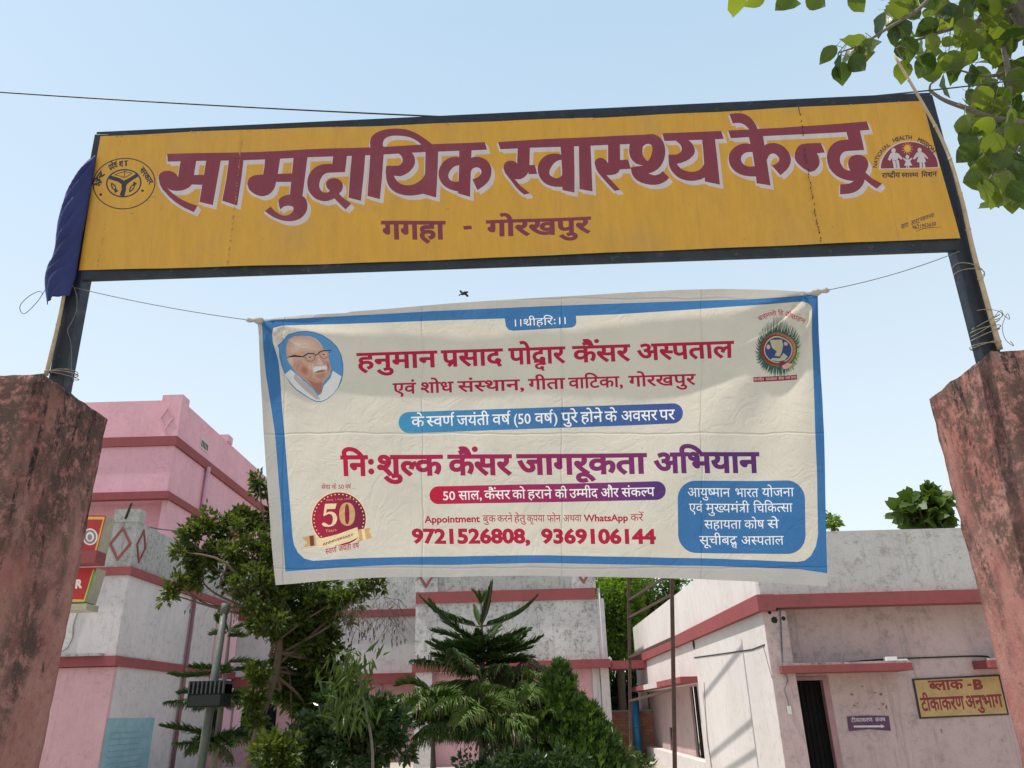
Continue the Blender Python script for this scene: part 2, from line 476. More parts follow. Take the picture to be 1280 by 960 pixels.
SM = [sign_paint('yellow_sign_enamel', (.60, .305, .024)), sign_paint('maroon_letter_paint', (.205, .022, .042), .5, (.28, .10, .11)),
      sign_paint('white_shadow_paint', (.56, .49, .50), .5, (.45, .36, .30)), sign_paint('black_sign_paint', (.02, .02, .03), .5, (.05, .04, .03)),
      sign_paint('bright_yellow_paint', (.72, .36, .03)), sign_paint('yellow_smudge_and_crease_shade', (.47, .25, .05))]
YEL, MAR, WHT, BLK, BYL = range(5)
title = []
sa0 = []
def tp(ox, oy, pts): title.append([(ox+x/8., oy+y/8.) for x, y in pts])
A_ = (190, 160); B_ = (330, 160); C_ = (470, 150); D_ = (620, 150); E_ = (770, 140); F_ = (890, 130); G_ = (980, 130)
title.append([(210,193.5),(350,189.8),(410,186.9),(490,184.2),(606.3,178.5),(608.8,187.8),(490,194),(417,196.8),(350,199.6),(211,203.3)])
tp(*A_, [(75,510),(80,480),(92,462),(115,447),(140,438),(170,436),(200,440),(225,450),(245,465),(260,482),(270,500),(285,400),(298,335),(452,335),(435,430),(425,500),(415,548),(400,580),(375,604),(345,622),(305,634),(260,638),(220,636),(185,626),(160,605),(190,640),(220,665),(260,694),(300,720),(350,744),(400,765),(462,782),(425,848),(330,805),(280,775),(230,740),(185,700),(140,650),(110,615),(88,570)])
tp(*A_, [(415,478),(540,475),(505,575),(404,572)])
tp(*A_, [(552,320),(695,320),(665,480),(612,775),(480,745),(510,560)])
tp(*A_, [(775,315),(920,312),(900,480),(855,780),(705,730),(745,520)])
tp(*B_, [(-165,560),(-155,525),(-138,500),(-112,484),(-80,475),(-5,470),(8,400),(15,315),(168,315),(155,400),(145,470),(125,560),(115,600),(98,632),(72,660),(40,680),(5,688),(-30,688),(-68,676),(-100,660),(-130,636),(-150,610)])
tp(*B_, [(110,468),(305,463),(275,550),(110,548)])
tp(*B_, [(305,280),(445,280),(420,480),(390,700),(265,690),(285,480)])
tp(*B_, [(380,685),(410,700),(430,730),(440,765),(440,800),(434,835),(418,865),(396,892),(368,914),(330,932),(280,942),(235,941),(190,935),(145,920),(100,900),(55,870),(15,838),(75,795),(100,825),(130,850),(165,872),(200,885),(228,885),(252,878),(275,865),(292,845),(303,815),(300,800),(270,788),(240,787),(205,795),(170,825),(158,785),(152,740),(162,718),(180,700),(208,687),(240,678),(300,670)])
tp(*B_, [(700,275),(835,275),(825,370),(815,450),(640,458),(612,470),(590,490),(570,525),(560,560),(558,590),(565,615),(578,636),(600,652),(640,655),(665,635),(645,620),(632,600),(626,578),(628,556),(640,535),(660,520),(686,511),(715,510),(742,516),(765,530),(785,552),(795,580),(793,608),(783,635),(755,665),(800,710),(878,765),(820,822),(765,770),(708,712),(675,728),(640,738),(605,740),(570,735),(532,721),(500,700),(472,668),(450,630),(441,590),(440,550),(445,512),(458,475),(482,440),(512,408),(545,388),(582,375),(630,369),(688,368)])
tp(*B_, [(885,260),(1018,258),(1005,450),(975,738),(850,705),(865,480)])
tp(*B_, [(1070,190),(1200,190),(1200,300),(1185,520),(1165,725),(1040,690),(1060,400)])
tp(*C_, [(-50,290),(-57,240),(-55,210),(-45,182),(-30,160),(-5,140),(22,124),(60,110),(100,100),(150,94),(200,92),(250,95),(300,102),(350,118),(400,140),(440,162),(480,190),(520,218),(560,250),(610,290),(500,330),(478,285),(450,250),(415,222),(380,200),(340,184),(300,174),(250,168),(200,165),(160,167),(130,174),(108,184),(90,198),(78,218),(72,240),(75,300)])
tp(*C_, [(108,470),(230,470),(252,460),(268,438),(273,410),(266,385),(250,362),(205,330),(350,330),(375,355),(390,385),(396,415),(395,445),(385,475),(368,502),(342,530),(310,553),(280,568),(250,577),(185,572),(198,600),(215,622),(240,645),(270,660),(310,667),(350,665),(392,652),(430,632),(458,608),(480,582),(492,560),(496,530),(500,325),(625,325),(620,500),(605,785),(478,750),(440,758),(400,765),(350,770),(300,768),(250,757),(200,737),(165,712),(138,680),(120,645),(110,605),(102,530)])
tp(*C_, [(835,280),(958,278),(950,500),(942,775),(822,740),(832,500)])
tp(*C_, [(845,378),(800,375),(760,380),(720,395),(688,418),(660,450),(642,482),(630,520),(628,555),(635,592),(650,625),(672,655),(702,680),(740,700),(785,714),(845,724),(845,612),(815,622),(785,624),(757,616),(738,602),(727,582),(725,560),(733,535),(748,510),(768,487),(792,470),(845,455)])
tp(*C_, [(948,388),(965,379),(990,373),(1020,373),(1052,379),(1082,391),(1110,410),(1133,437),(1150,470),(1156,505),(1155,540),(1146,577),(1130,612),(1106,641),(1080,665),(1015,708),(966,600),(1012,580),(1035,565),(1050,545),(1057,525),(1053,505),(1040,490),(1022,480),(995,480),(975,487),(958,503),(945,540)])
tp(*D_, [(20,228),(640,195),(1200,165),(1570,155),(1570,245),(1115,256),(640,279),(45,300)])
tp(*D_, [(75,490),(77,465),(88,440),(106,424),(132,415),(158,414),(182,420),(203,434),(212,445),(218,290),(340,285),(337,400),(335,485),(325,530),(306,560),(280,583),(258,595),(232,602),(190,600),(215,630),(240,660),(290,700),(340,740),(285,755),(245,725),(210,690),(178,650),(148,608),(118,572),(92,538)])
tp(*D_, [(330,460),(390,458),(412,548),(325,550)])
tp(*D_, [(645,260),(780,258),(785,500),(785,730),(665,705),(660,500)])
tp(*D_, [(665,358),(625,347),(590,345),(552,347),(518,356),(488,372),(460,395),(437,425),(422,458),(416,492),(420,530),(432,568),(450,600),(478,630),(512,652),(550,665),(590,672),(675,674),(670,545),(645,573),(622,585),(595,588),(570,578),(548,564),(536,548),(534,530),(538,508),(552,478),(572,450),(595,428),(622,412),(660,405)])
tp(*D_, [(828,255),(945,252),(955,480),(965,720),(835,695)])
tp(*D_, [(985,440),(988,418),(1000,400),(1018,388),(1042,383),(1064,387),(1082,396),(1103,416),(1120,440),(1120,245),(1238,240),(1240,400),(1240,500),(1225,530),(1200,550),(1150,560),(1105,560),(1130,588),(1160,622),(1200,665),(1240,710),(1185,720),(1120,650),(1060,580),(1028,542),(1002,500)])
tp(*E_, [(30,490),(120,487),(145,580),(40,585)])
thha = [(135,330),(129,372),(130,420),(138,452),(150,480),(172,508),(200,530),(232,542),(270,548),(145,565),(148,590),(152,612),(163,642),(180,670),(210,698),(250,720),(298,735),(350,742),(392,741),(430,735),(468,720),(500,700),(530,670),(465,605),(442,625),(420,638),(396,645),(370,646),(320,628),(350,620),(380,608),(412,587),(440,560),(463,523),(480,482),(489,437),(490,392),(484,350),(470,312),(453,284),(430,262),(402,244),(370,232),(300,236),(150,300)]
hole = [(265,360),(290,338),(320,330),(342,336),(355,352),(361,375),(360,402),(354,432),(345,460),(331,484),(315,505),(295,490),(280,470),(266,440),(262,410)]
title_h = [[[(E_[0]+x/8., E_[1]+y/8.) for x, y in thha], [(E_[0]+x/8., E_[1]+y/8.) for x, y in hole]]]
tp(*E_, [(460,225),(1050,195),(1075,275),(500,303),(480,300)])
tp(*E_, [(520,440),(600,437),(625,428),(645,410),(655,388),(652,360),(638,335),(595,298),(720,290),(748,312),(770,340),(783,370),(786,402),(778,432),(760,455),(733,480),(700,500),(650,520),(605,530),(625,558),(652,582),(685,597),(720,605),(756,608),(792,604),(824,592),(852,570),(878,530),(870,400),(858,280),(987,278),(1010,480),(1035,738),(885,705),(885,665),(845,684),(800,695),(750,699),(700,695),(652,682),(610,660),(578,632),(550,598),(534,568),(525,540)])
tp(*F_, [(160,272),(700,250),(1280,205),(1540,185),(1567,270),(1280,292),(700,325),(185,350)])
tp(*F_, [(172,105),(220,98),(270,98),(305,103),(342,116),(374,138),(402,170),(424,200),(442,235),(460,300),(400,320),(382,285),(362,256),(342,233),(320,215),(297,203),(270,196),(205,200)])
tp(*F_, [(370,255),(450,255),(505,330),(530,500),(580,825),(440,805),(430,700),(400,500),(365,350)])
tp(*F_, [(385,412),(348,405),(310,405),(272,414),(238,431),(208,454),(185,482),(168,515),(162,552),(167,592),(180,630),(202,662),(232,690),(268,712),(310,728),(372,737),(445,738),(435,628),(400,637),(368,638),(337,631),(310,615),(292,594),(285,570),(286,546),(297,523),(316,506),(340,495),(400,492)])
tp(*F_, [(505,440),(525,422),(550,410),(580,403),(612,402),(648,408),(682,420),(713,439),(740,465),(765,496),(780,530),(784,566),(780,602),(764,638),(740,670),(680,722),(593,628),(622,615),(650,598),(666,574),(664,550),(650,530),(632,515),(610,506),(588,509),(570,520),(556,540),(545,570),(520,560)])
tp(*F_, [(820,540),(824,498),(838,462),(856,434),(882,415),(914,406),(950,402),(1085,395),(1125,490),(1045,500),(1060,522),(1070,550),(1074,580),(1070,612),(1055,640),(1030,665),(1005,678),(980,685),(945,670),(908,648),(875,622),(848,596),(830,570)])
tp(*G_, [(615,275),(750,268),(775,370),(795,470),(620,478),(595,485),(575,502),(560,528),(555,560),(562,595),(580,630),(598,652),(622,668),(660,672),(645,648),(638,620),(636,596),(640,572),(652,548),(672,530),(700,518),(732,515),(762,519),(790,530),(814,550),(830,577),(837,604),(835,632),(825,662),(808,692),(870,750),(975,805),(920,855),(860,815),(800,765),(794,792),(780,820),(755,853),(720,880),(682,896),(640,905),(555,910),(558,808),(600,808),(642,803),(668,794),(692,778),(650,773),(610,764),(563,747),(520,722),(482,686),(450,642),(433,592),(425,540),(429,498),(442,460),(463,428),(492,400),(524,380),(562,369),(638,362)])

sa = Art()
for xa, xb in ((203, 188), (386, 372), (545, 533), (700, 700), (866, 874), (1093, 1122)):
    sa.line([(xa+(xb-xa)*t_/9.+random.gauss(0, .5), (166-(xa-200)*.04)+(168-(xa-200)*.0)*t_/9.) for t_ in range(10)], [random.uniform(.25, .9) for _ in range(10)], 5)  # darker yellow lines paint in the shade of the sheet's vertical creases
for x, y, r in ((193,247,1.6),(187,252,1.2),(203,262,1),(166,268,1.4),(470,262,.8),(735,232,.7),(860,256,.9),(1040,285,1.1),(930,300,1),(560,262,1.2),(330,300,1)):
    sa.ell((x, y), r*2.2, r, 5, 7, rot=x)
def sweep(r, v, m):
    s = 1
    sa.poly([(p[0]+v[0], p[1]+v[1]) for p in r], m)
    n = len(r)
    for i in range(n):
        a, c = r[i], r[(i+1) % n]
        sa.poly([a, c, (c[0]+v[0], c[1]+v[1]), (a[0]+v[0], a[1]+v[1])], m)
def decimate(r, d=1.6):
    o = [r[0]]
    for p in r[1:]:
        if math.hypot(p[0]-o[-1][0], p[1]-o[-1][1]) > d: o.append(p)
    return o
for r in title+[h_[0] for h_ in title_h]:
    q = decimate(r, 1.2)
    sweep(q, (4.4, 5.4), WHT); sweep(q, (-1.3, 3.0), WHT)
sa.poly(hole_px := [(E_[0]+x/8.+1.2, E_[1]+y/8.+2.5) for x, y in hole], YEL)
for r in title: sa.poly(r, MAR)
for o_, h_ in title_h:
    sa.rings([o_, h_], MAR)
# town name
sa.text('गगहा', (479, 299.5), (556, 299), 21, MAR, .035, (-.03, -1))
sa.poly([(579,283.5),(589,282.8),(590.5,287.2),(580.5,288)], MAR)
sa.text('गोरखपुर', (609.5, 296.5), (737, 291.5), 19, MAR, .035, (-.02, -1))
# round seal at the left
for rx, ry, m in ((39.2, 32.2, BLK), (37.8, 30.9, YEL)):
    sa.ell((156.5, 230.5), rx, ry, m, 44, rot=6)
for rx, ry, m in ((22.2, 17.8, BLK), (20.4, 16.1, YEL)):
    sa.ell((156, 230), rx, ry, m, 36, rot=6)
sa.line([(138,222.5),(150,226),(156,230),(156,238),(153.5,246)], [5,5,6.5,5.5,6], BLK)
sa.line([(174,219),(166,224),(158,229),(155,236)], [4.5,4.5,6,5], BLK)
sa.line([(145,219.5),(152,216.5),(158,215.5),(166,217.5)], .9, BLK)
sa.line([(145,219.5),(151,221),(156,223),(161,221),(166,217.5)], .9, BLK)
sa.line([(157.2,212.5),(156,223)], .9, BLK)
def fish(cx, cy, a, L, w):
    ca, s_ = math.cos(R(a)), math.sin(R(a))
    P = lambda x, y: (cx+x*ca-y*s_, cy+x*s_+y*ca)
    sa.poly([P(-L,0),P(-L*.5,w*.7),P(0,w),P(L*.5,w*.5),P(L,w*.9),P(L,-w*.9),P(L*.5,-w*.5),P(0,-w),P(-L*.5,-w*.7)], BLK)
    sa.poly([P(-L*.6,0),P(0,w*.55),P(L*.4,0),P(0,-w*.55)], YEL)
    sa.line([P(-L*.1,w*.5),P(-L*.1,-w*.5)], .6, BLK)
fish(143.5, 235, 60, 7, 3); fish(166.5, 235.5, -58, 7.5, 3)
sa.ell((127.3,244.3), 2, 1.7, BLK, 10); sa.ell((179.5,239.5), 1.9, 1.6, BLK, 10)
sa.text('उ<तर', (121.8, 234.5), (132.5, 219), 6.2, BLK, .045, (-.85, -.6))
sa.text('प_देश', (138.5, 214.5), (148.5, 209), 6.5, BLK, .045, (-.3, -.95)); sa.text('श', (150, 209.5), (155, 208.6), 6.3, BLK, .045, (-.05, -1)); sa.text('ा', (156.5,208.5),(161,208), 6.5, BLK, .02)
sa.text('सरकार', (175.5, 213), (188, 232), 6, BLK, .045, (.8, -.6))
# half-round emblem at the right
hc = (1135.5, 212.0)
def half(rx, ry, c, m):
    sa.poly([(c[0]-rx, c[1]+1.2)]+[(c[0]+rx*math.cos(R(180-a)), c[1]-a*0-ry*math.sin(R(a))+.8*math.cos(R(a))) for a in range(0, 181, 6)]+[(c[0]+rx, c[1]-1.0)], m)
half(38, 34.5, hc, WHT); half(35.8, 32, (1135.8, 210.8), MAR)
k_ = 120/823.
def EP(pts): return [(1080+x*k_, 160+y*k_) for x, y in pts]
sa.ell(EP([(365,185)])[0], 4.2, 4.4, BYL, 14)
for i in range(12):
    a = R(i*30+8); c = EP([(365,185)])[0]
    sa.line([(c[0]+3.6*math.cos(a), c[1]+3.8*math.sin(a)), (c[0]+7.4*math.cos(a), c[1]+7.8*math.sin(a))], [1.0, .45], BYL)
def kid(head, hr, parts):
    sa.ell(EP([head])[0], hr*k_, hr*k_*1.1, WHT, 14)
    for p in parts: sa.poly(EP(p), WHT)
kid((245,203), 19, [[(225,222),(270,222),(290,230),(325,268),(312,280),(285,262),(280,282),(232,286),(236,262),(215,290),(198,280),(212,240)],[(236,288),(262,287),(274,354),(250,356)],[(266,286),(290,284),(302,352),(280,354)]])
kid((365,256), 16, [[(330,262),(352,276),(380,276),(405,262),(408,272),(388,292),(408,328),(378,330),(386,352),(376,353),(370,332),(364,332),(366,354),(352,355),(358,332),(338,330),(352,294),(328,274)]])
kid((470,197), 18, [[(448,216),(490,214),(512,226),(546,264),(538,272),(508,250),(528,296),(512,300),(522,344),(500,346),(496,302),(488,302),(492,346),(472,348),(470,302),(446,298),(460,246),(428,276),(412,274),(430,238)]])
sa.arc('NATIONAL', (1136.5, 213), 41.5, 36.5, 177, 126, 5.2, BLK, .025, .72)
sa.arc('HEALTH', (1134.5, 214.5), 41, 39, 117, 84, 5.2, BLK, .04, .72)
sa.arc('MISSION', (1130.5, 218), 43, 43, 70, 36, 5.2, BLK, .04, .72)
sa.text('राष~ट_ीय', (1101.5, 223.5), (1124, 222.5), 5.6, BLK, .03, (0, -1)); sa.text('स~वास~थ~य', (1126, 222.5), (1147, 222), 5.2, BLK, .03, (0, -1))
sa.text('िमशन', (1151, 222.5), (1170, 221), 5.6, BLK, .03, (0, -1))
sa.text('सारा  आर्ट', (1126, 287.5), (1149, 279), 5.6, BLK, .015, (-.1, -1)); sa.text('सहजनवा', (1149.5, 277.5), (1167, 272), 4.6, BLK, .015, (-.1, -1))
sa.text('9621953630', (1139.5, 287.5), (1169, 282.8), 4.6, BLK, .02, (0, -1), .69)
sa.line([(1144, 290), (1152, 286.8), (1162, 285.3), (1175, 285)], [.5, .9, .9, .4], BLK)
OUT = [(127,171.5),(205,167.8),(300,163.5),(480,158.2),(640,152),(716,149.6),(717.5,149.2),(741,148.3),(743,148.6),(850,143),(1000,135.5),(1152,127.8),(1199,299),(1150,300.5),(1000,307),(800,315),(600,324),(400,331),(200,336.5),(99,338)]
seams = [((153, 165), (121, 345)), ((304.5, 160), (285, 340)), ((996, 120), (1030, 320))]
V_, Fc_, mi_ = sa.mesh(OUT, YEL, 34, seams)
def side(sm, P): (ax, ay), (bx, by) = sm; return (P[:, 0]-ax)*(by-ay)-(bx-ax)*(P[:, 1]-ay)
cen = V_[Fc_].mean(1); grp = sum((side(s_, cen) > 0).astype(int) for s_ in seams)
sign = thing('gate_signboard', onS(640, 340, -.05), 'yellow steel gate signboard with maroon Hindi lettering, spanning the two pillars', 'signboard')
def sheet_off(px, py):   # slight buckling of the thin sheet
    return .010 + .004*math.sin(px/61.)*math.cos(py/37.) + .003*math.sin(px/23.+py/50.)
for g_ in range(4):
    sel = Fc_[grp == g_]; vv, ff, u = compact(V_, sel)
    P3 = [onS(x, y, sheet_off(x, y)) for x, y in vv]
    ff = ff[:, ::-1] if False else ff
    mk('sheet_panel', P3, ff, SM, sign, mi_[grp == g_], smooth=True)
# weld beads along the seams and the nailed top edge
M_bead = paint_mat('welded_seam_beads', (.62, .42, .16), .5, .3, (.12, .08, .05), .5, 40)
bd = MB()
def bead(px, py, r):
    c = onS(px, py, sheet_off(px, py)+.002); r = r*.0058
    a = rng.normal(size=3); u = [(1,0,0),(-1,0,0),(0,1,0),(0,-1,0),(0,0,1),(0,0,-1)]
    bd.add([c+np.array(q)*r*(1+.4*a[i % 3]) for i, q in enumerate(u)], [(0,2,4),(2,1,4),(1,3,4),(3,0,4),(2,0,5),(1,2,5),(3,1,5),(0,3,5)])
for (a, c), dens in zip(seams, (70, 130, 0)):
    for i in range(dens):
        t = random.random(); t = .05+.9*t
        if dens == 70 and .3 < t < .62: continue
        bead(a[0]+(c[0]-a[0])*t+random.gauss(0, .5), a[1]+(c[1]-a[1])*t, random.uniform(.25, .7))
for i in range(110):
    x = random.choice([150, 175, 206, 245, 302, 340, 420, 560, 640, 860, 915, 1000, 1060, 1120])+random.gauss(0, 7)
    j = max(0, sum(p[0] < x for p in OUT[:12])-1); a, c = OUT[j], OUT[min(j+1, 11)]
    bead(x, a[1]+(c[1]-a[1])*(x-a[0])/max(1, c[0]-a[0])+abs(random.gauss(0, 1.0)), random.uniform(.25, .65))
bd.build('weld_bead', M_bead, sign)['kind'] = 'stuff'
# dark crack of the right-hand seam
ck = MB()
pts = [(996.5,133),(1001,152),(1004,176),(1006,196),(1010,222),(1014.5,246),(1017,262),(1020.5,280),(1026,305)]
for a, c in zip(pts, pts[1:]):
    for k in range(7):
        t = k/7.
        if random.random() < .2: continue
        x, y = a[0]+(c[0]-a[0])*t, a[1]+(c[1]-a[1])*t
        ck.bar(onS(x+random.gauss(0,.4), y, .0145), onS(x+random.gauss(0,.4)+.2, y+2.3, .0145), .0035+random.random()*.002, .002)
ck.build('seam_crack', paint_mat('dark_rust_line', (.05, .035, .02)), sign)['kind'] = 'stuff'
# frame rails and posts
rail = MB(); rail.bar(onS(120, 169.5, -.027), onS(1164, 120.5, -.027), .05, .05, SV); rail.build('top_rail', M_navy, sign)
rail = MB(); rail.bar(onS(98, 342.6, -.020), onS(1203, 304.2, -.020), .066, .036, SN); rail.build('bottom_rail', M_navy2, sign)
rail = MB(); rail.bar(onS(130, 252, -.03), onS(1180, 212, -.03), .04, .04, SN); rail.build('middle_rail', M_navy2, sign)
tb = MB(); tb.bar(onS(717.5, 147.2, -.004), onS(742, 146.2, -.004), .05, .026, SN); tb.build('bracket', M_navy, sign)
pw = .088
def post(foot, top, s):
    a, c = onS(*foot, -.044), onS(*top, -.044); d = _n(c-a); a = a - d*.06
    sh = SU*s*pw/2
    q = MB(); q.bar(a+sh, c+sh, pw, pw, SN); o = q.build('post', M_navy, sign)
    m = o.modifiers.new('b', 'BEVEL'); m.width = .006; m.segments = 2
post((60, 474), (118, 167.5), 1); post((1252, 443), (1166, 118.5), -1)

# ------------------------------------------------------------------ banner
def fabric(name, c1, c2=None, x0=0, x1=1, trans=.5):
    m, t, out = newmat(name); b = NB(t)
    tc = b.n('ShaderNodeTexCoord'); uv = tc.outputs['UV']
    if c2:
        sp = b.n('ShaderNodeSeparateXYZ'); b.l(uv, sp.inputs[0])
        col = b.mix(b.ramp(sp.outputs[0], x0/100., x1/100.), c1, c2)
    else: col = b.mix(0.0, c1, c1)
    dirt = b.ramp(b.noise(uv, 1.1, 8, .7), .45, .75, 0, .22)
    col = b.mix(dirt, col, tuple(x*.55 for x in c1))
    weave = b.noise(b.coord('UV', (90, 90, 1)), 1, 2, .5)
    col = b.mix(b.ramp(weave, .3, .7, 0, .07), col, (.2, .18, .16))
    # creases left by folding, and soft crumpling
    def folds(comp, period, phase, sc):
        sp = b.n('ShaderNodeSeparateXYZ'); b.l(uv, sp.inputs[0])
        w = b.math('ADD', sp.outputs[comp], b.math('MULTIPLY', b.noise(uv, 1.3, 3), .10))
        p = b.math('PINGPONG', b.math('ADD', w, phase), period/2)
        return b.math('MULTIPLY', b.ramp(p, 0, .018, 1, 0), sc)
    cr = b.noise(uv, 2.3, 5, .6, 1.2)
    rid = b.math('ABSOLUTE', b.math('SUBTRACT', cr, .5)); rid = b.ramp(rid, 0, .10, 1, 0)
    h = b.math('ADD', b.math('MULTIPLY', rid, .13), b.math('MULTIPLY', b.noise(uv, 3.2, 3, .5), .45))
    h = b.math('ADD', h, b.math('ADD', folds(0, 1.74, 1.62, .35), folds(1, 1.68, 1.25, .35)))
    bp = b.bump(h, .55, .02)
    d = b.n('ShaderNodeBsdfPrincipled'); b.l(col, d.inputs['Base Color']); d.inputs['Roughness'].default_value = .62
    d.inputs['Specular IOR Level'].default_value = .2; b.l(bp, d.inputs['Normal'])
    tr = b.n('ShaderNodeBsdfTranslucent'); b.l(col, tr.inputs[0]); b.l(bp, tr.inputs['Normal'])
    mx = b.n('ShaderNodeMixShader'); mx.inputs[0].default_value = trans
    b.l(d.outputs[0], mx.inputs[1]); b.l(tr.outputs[0], mx.inputs[2]); b.l(mx.outputs[0], out.inputs[0])
    return m
CM = []
def cm(*a, **k): CM.append(fabric(*a, **k)); return len(CM)-1
CRM = cm('cream_banner_cloth', (.66, .60, .505)); HEM = cm('double_hem_cloth', (.50, .47, .44), trans=.3)
BLU = cm('printed_blue', (.045, .165, .37)); CRI = cm('printed_crimson', (.42, .015, .05))
GRD = cm('printed_crimson_to_violet', (.45, .015, .05), (.075, .03, .15), 430, 930)
P1 = cm('printed_teal_to_navy', (.06, .27, .47), (.05, .08, .27), 500, 830)
P2 = cm('printed_red_to_violet', (.50, .015, .05), (.09, .035, .17), 545, 820)
WH = cm('printed_white', (.88, .85, .82)); GLD = cm('printed_gold', (.62, .38, .16)); LGD = cm('printed_pale_gold', (.85, .66, .40))
DRD = cm('printed_dark_red', (.42, .02, .05), (.17, .02, .06), 392, 458); SKN = cm('printed_skin', (.60, .36, .26)); SK2 = cm('printed_ruddy_skin', (.42, .17, .12)); SK3 = cm('printed_pale_skin', (.66, .50, .40))
GRY = cm('printed_white_cotton', (.74, .72, .68)); GR2 = cm('printed_grey', (.46, .44, .42)); PBL = cm('printed_portrait_blue', (.10, .28, .52)); DK = cm('printed_black', (.04, .03, .03))
GRN = cm('printed_green', (.035, .10, .06)); LGN = cm('printed_leaf_green', (.25, .38, .10)); BRN = cm('printed_brown_ring', (.20, .05, .035), (.46, .19, .09), 952, 992); NVY = cm('printed_scene_blue', (.035, .07, .20)); PYL = cm('printed_pale_yellow', (.50, .45, .28)); PNK = cm('printed_pink', (.68, .36, .32)); TEA = cm('printed_teal_shade', (.05, .12, .13)); MRN = cm('printed_maroon', (.22, .03, .05))
def bl3(a, b_, t): return tuple(a[i]*(1-t)+b_[i]*t for i in range(3))
T0, T1, T2 = (.60, .36, .26), (.42, .17, .12), (.70, .53, .42)
RD = [cm('printed_skin_shade', bl3(T0, T1, t)) for t in (.25, .5, .75, 1.05)]; HI = [cm('printed_skin_light', bl3(T0, T2, t)) for t in (.25, .5, .75, 1.0)]
ba = Art()
ba.poly([(327,402),(350,399.5),(432,395),(540,389),(680,382.8),(848,376.7),(937,374),(1021,368),(1040,368),(1042,740),(1035,717),(998,711.5),(900,707.5),(690,703.5),(497,706),(420,709.5),(357.6,713.5),(344.6,540),(334,470)], BLU)
ba.poly([(352,407),(432,405),(540,401),(680,396.6),(770,393),(848,388),(960,380),(1002,377),(1009,378),(1014,383),(1016,396),(1019.5,498),(1022,600),(1023,668),(1020.5,683),(1014,695),(1006,701),(996,702.5),(900,698),(690,693.6),(560,694.5),(450,697.5),(392,700.5),(381,697.5),(373,690),(368,680),(366,668),(356,540),(347,450),(342,425),(340,416),(343,410)], CRM)
ba.poly([(629,386),(719,382),(720.5,403),(719,407),(715,409.5),(642,413.5),(636,412.5),(632.5,408)], BLU)
ba.text('।।श_ीहिरः।।', (640.5,408.2), (709,405), 8.6, WH, .0)
def words(ws, y_at, h, m, d):
    for s, x0, x1 in ws:
        ba.text(s, (x0, y_at(x0)), (x1, y_at(x1)), h, m, d)
words([('हनुमान',447,546),('प_साद',553,628),('पोद<दार',637,706),('कैंसर',717,787),('अस~पताल',797,915)], lambda x: 461.5-(x-447)*.0325, 19.3, CRI, .028)
words([('एवं',492,520),('शोध',526,567),('संस~थान,',573,656),('गीता',661,706),('वािटका,',711,779),('गोरखपुर',786,868)], lambda x: 492.3-(x-492)*.0315, 12.8, CRI, .022)
def pill(xa, ya0, ya1, xb, yb0, yb1, m):
    o = []; ra = (ya1-ya0)/2; rb = (yb1-yb0)/2
    for i in range(13): a = R(90+i*15); o.append((xa+ra+ra*math.cos(a), (ya0+ya1)/2-ra*math.sin(a)))
    for i in range(13): a = R(-90+i*15); o.append((xb-rb+rb*math.cos(a), (yb0+yb1)/2-rb*math.sin(a)))
    ba.poly(o, m)
pill(498.5, 514.7, 541.3, 853.5, 503.8, 529.2, P1)
words([('के',515,531),('स~वण^',534,568),('जयंती',572,612),('वष^',616,638),('वष^',669,691),('पुरे',702,722),('होने',726,753),('के',756,771),('अवसर',776,821),('पर',824,843)], lambda x: 533.2-(x-515)*.028, 12.2, WH, .008)
ba.text('(50', (642,529.7), (664,529), 13, WH, .008, hl=.72); ba.text(')', (692,528.3), (698,528.2), 13, WH, .008, hl=.72)
words([('िनः',428,470),('शुल~क',472,553),('कैंसर',562,639),('जागरूकता',648,807),('अिभयान',818,947)], lambda x: 593.8-(x-428)*.0085, 23.5, GRD, .036)
pill(537.5, 607.2, 629.3, 832, 601.2, 624.5, P2)
words([('साल,',574,603),('कैंसर',606,638),('को',641,657),('हराने',660,690),('की',694,709),('उम~मीद',712,747),('और',751,773),('संकल~प',777,818)], lambda x: 624.3-(x-554)*.0178, 10.6, WH, .008)
ba.text('50', (554,624.3), (570,624), 10.6, WH, .01, hl=.69)
ba.text('Appointment', (532,652.3), (600,651.7), 8.2, CRI, .03, hl=.69); ba.text('WhatsApp', (730,651), (785,650.6), 8.2, CRI, .03, hl=.69)
words([('बुक',604,620),('करने',622,641),('हेतु',643,657),('कृपया',659,681),('फोन',684,701),('अथवा',704,727),('करें',788,804)], lambda x: 652.3-(x-532)*.006, 8.2, CRI, .006)
ba.text('9721526808,', (516,677.6), (663,678.0), 17, CRI, .045, hl=.69); ba.text('9369106144', (677,677.8), (819.5,678.8), 17, CRI, .045, hl=.69)
# blue box
o = []
for cx, cy, a0 in ((870,624.5,90),(870,668,180),(984,669,270),(984,624,0)):
    for i in range(9): a = R(a0+i*11.25); o.append((cx+23*math.cos(a), cy-23.5*math.sin(a)))
o = [(x+(y-645)*.012, y+(x-925)*.006-.004*abs(x-925)) for x, y in o]; ba.poly(o, BLU)
words([('आयुष~मान',859,912),('भारत',918,947),('योजना',952,993)], lambda x: 620.4+(x-859)*.002, 10.6, WH, .0)
words([('एवं',861,878),('मुख~यमं{ी',882,936),('िचिकत~सा',941,991)], lambda x: 639.6+(x-861)*.004, 10.6, WH, .0)
words([('सहायता',880,926),('कोष',930,955),('से',959,974)], lambda x: 660.2, 10.4, WH, .0)
words([('सूचीबद<ध',874,921),('अस~पताल',926,980)], lambda x: 680.2+(x-874)*.006, 10.6, WH, .0)
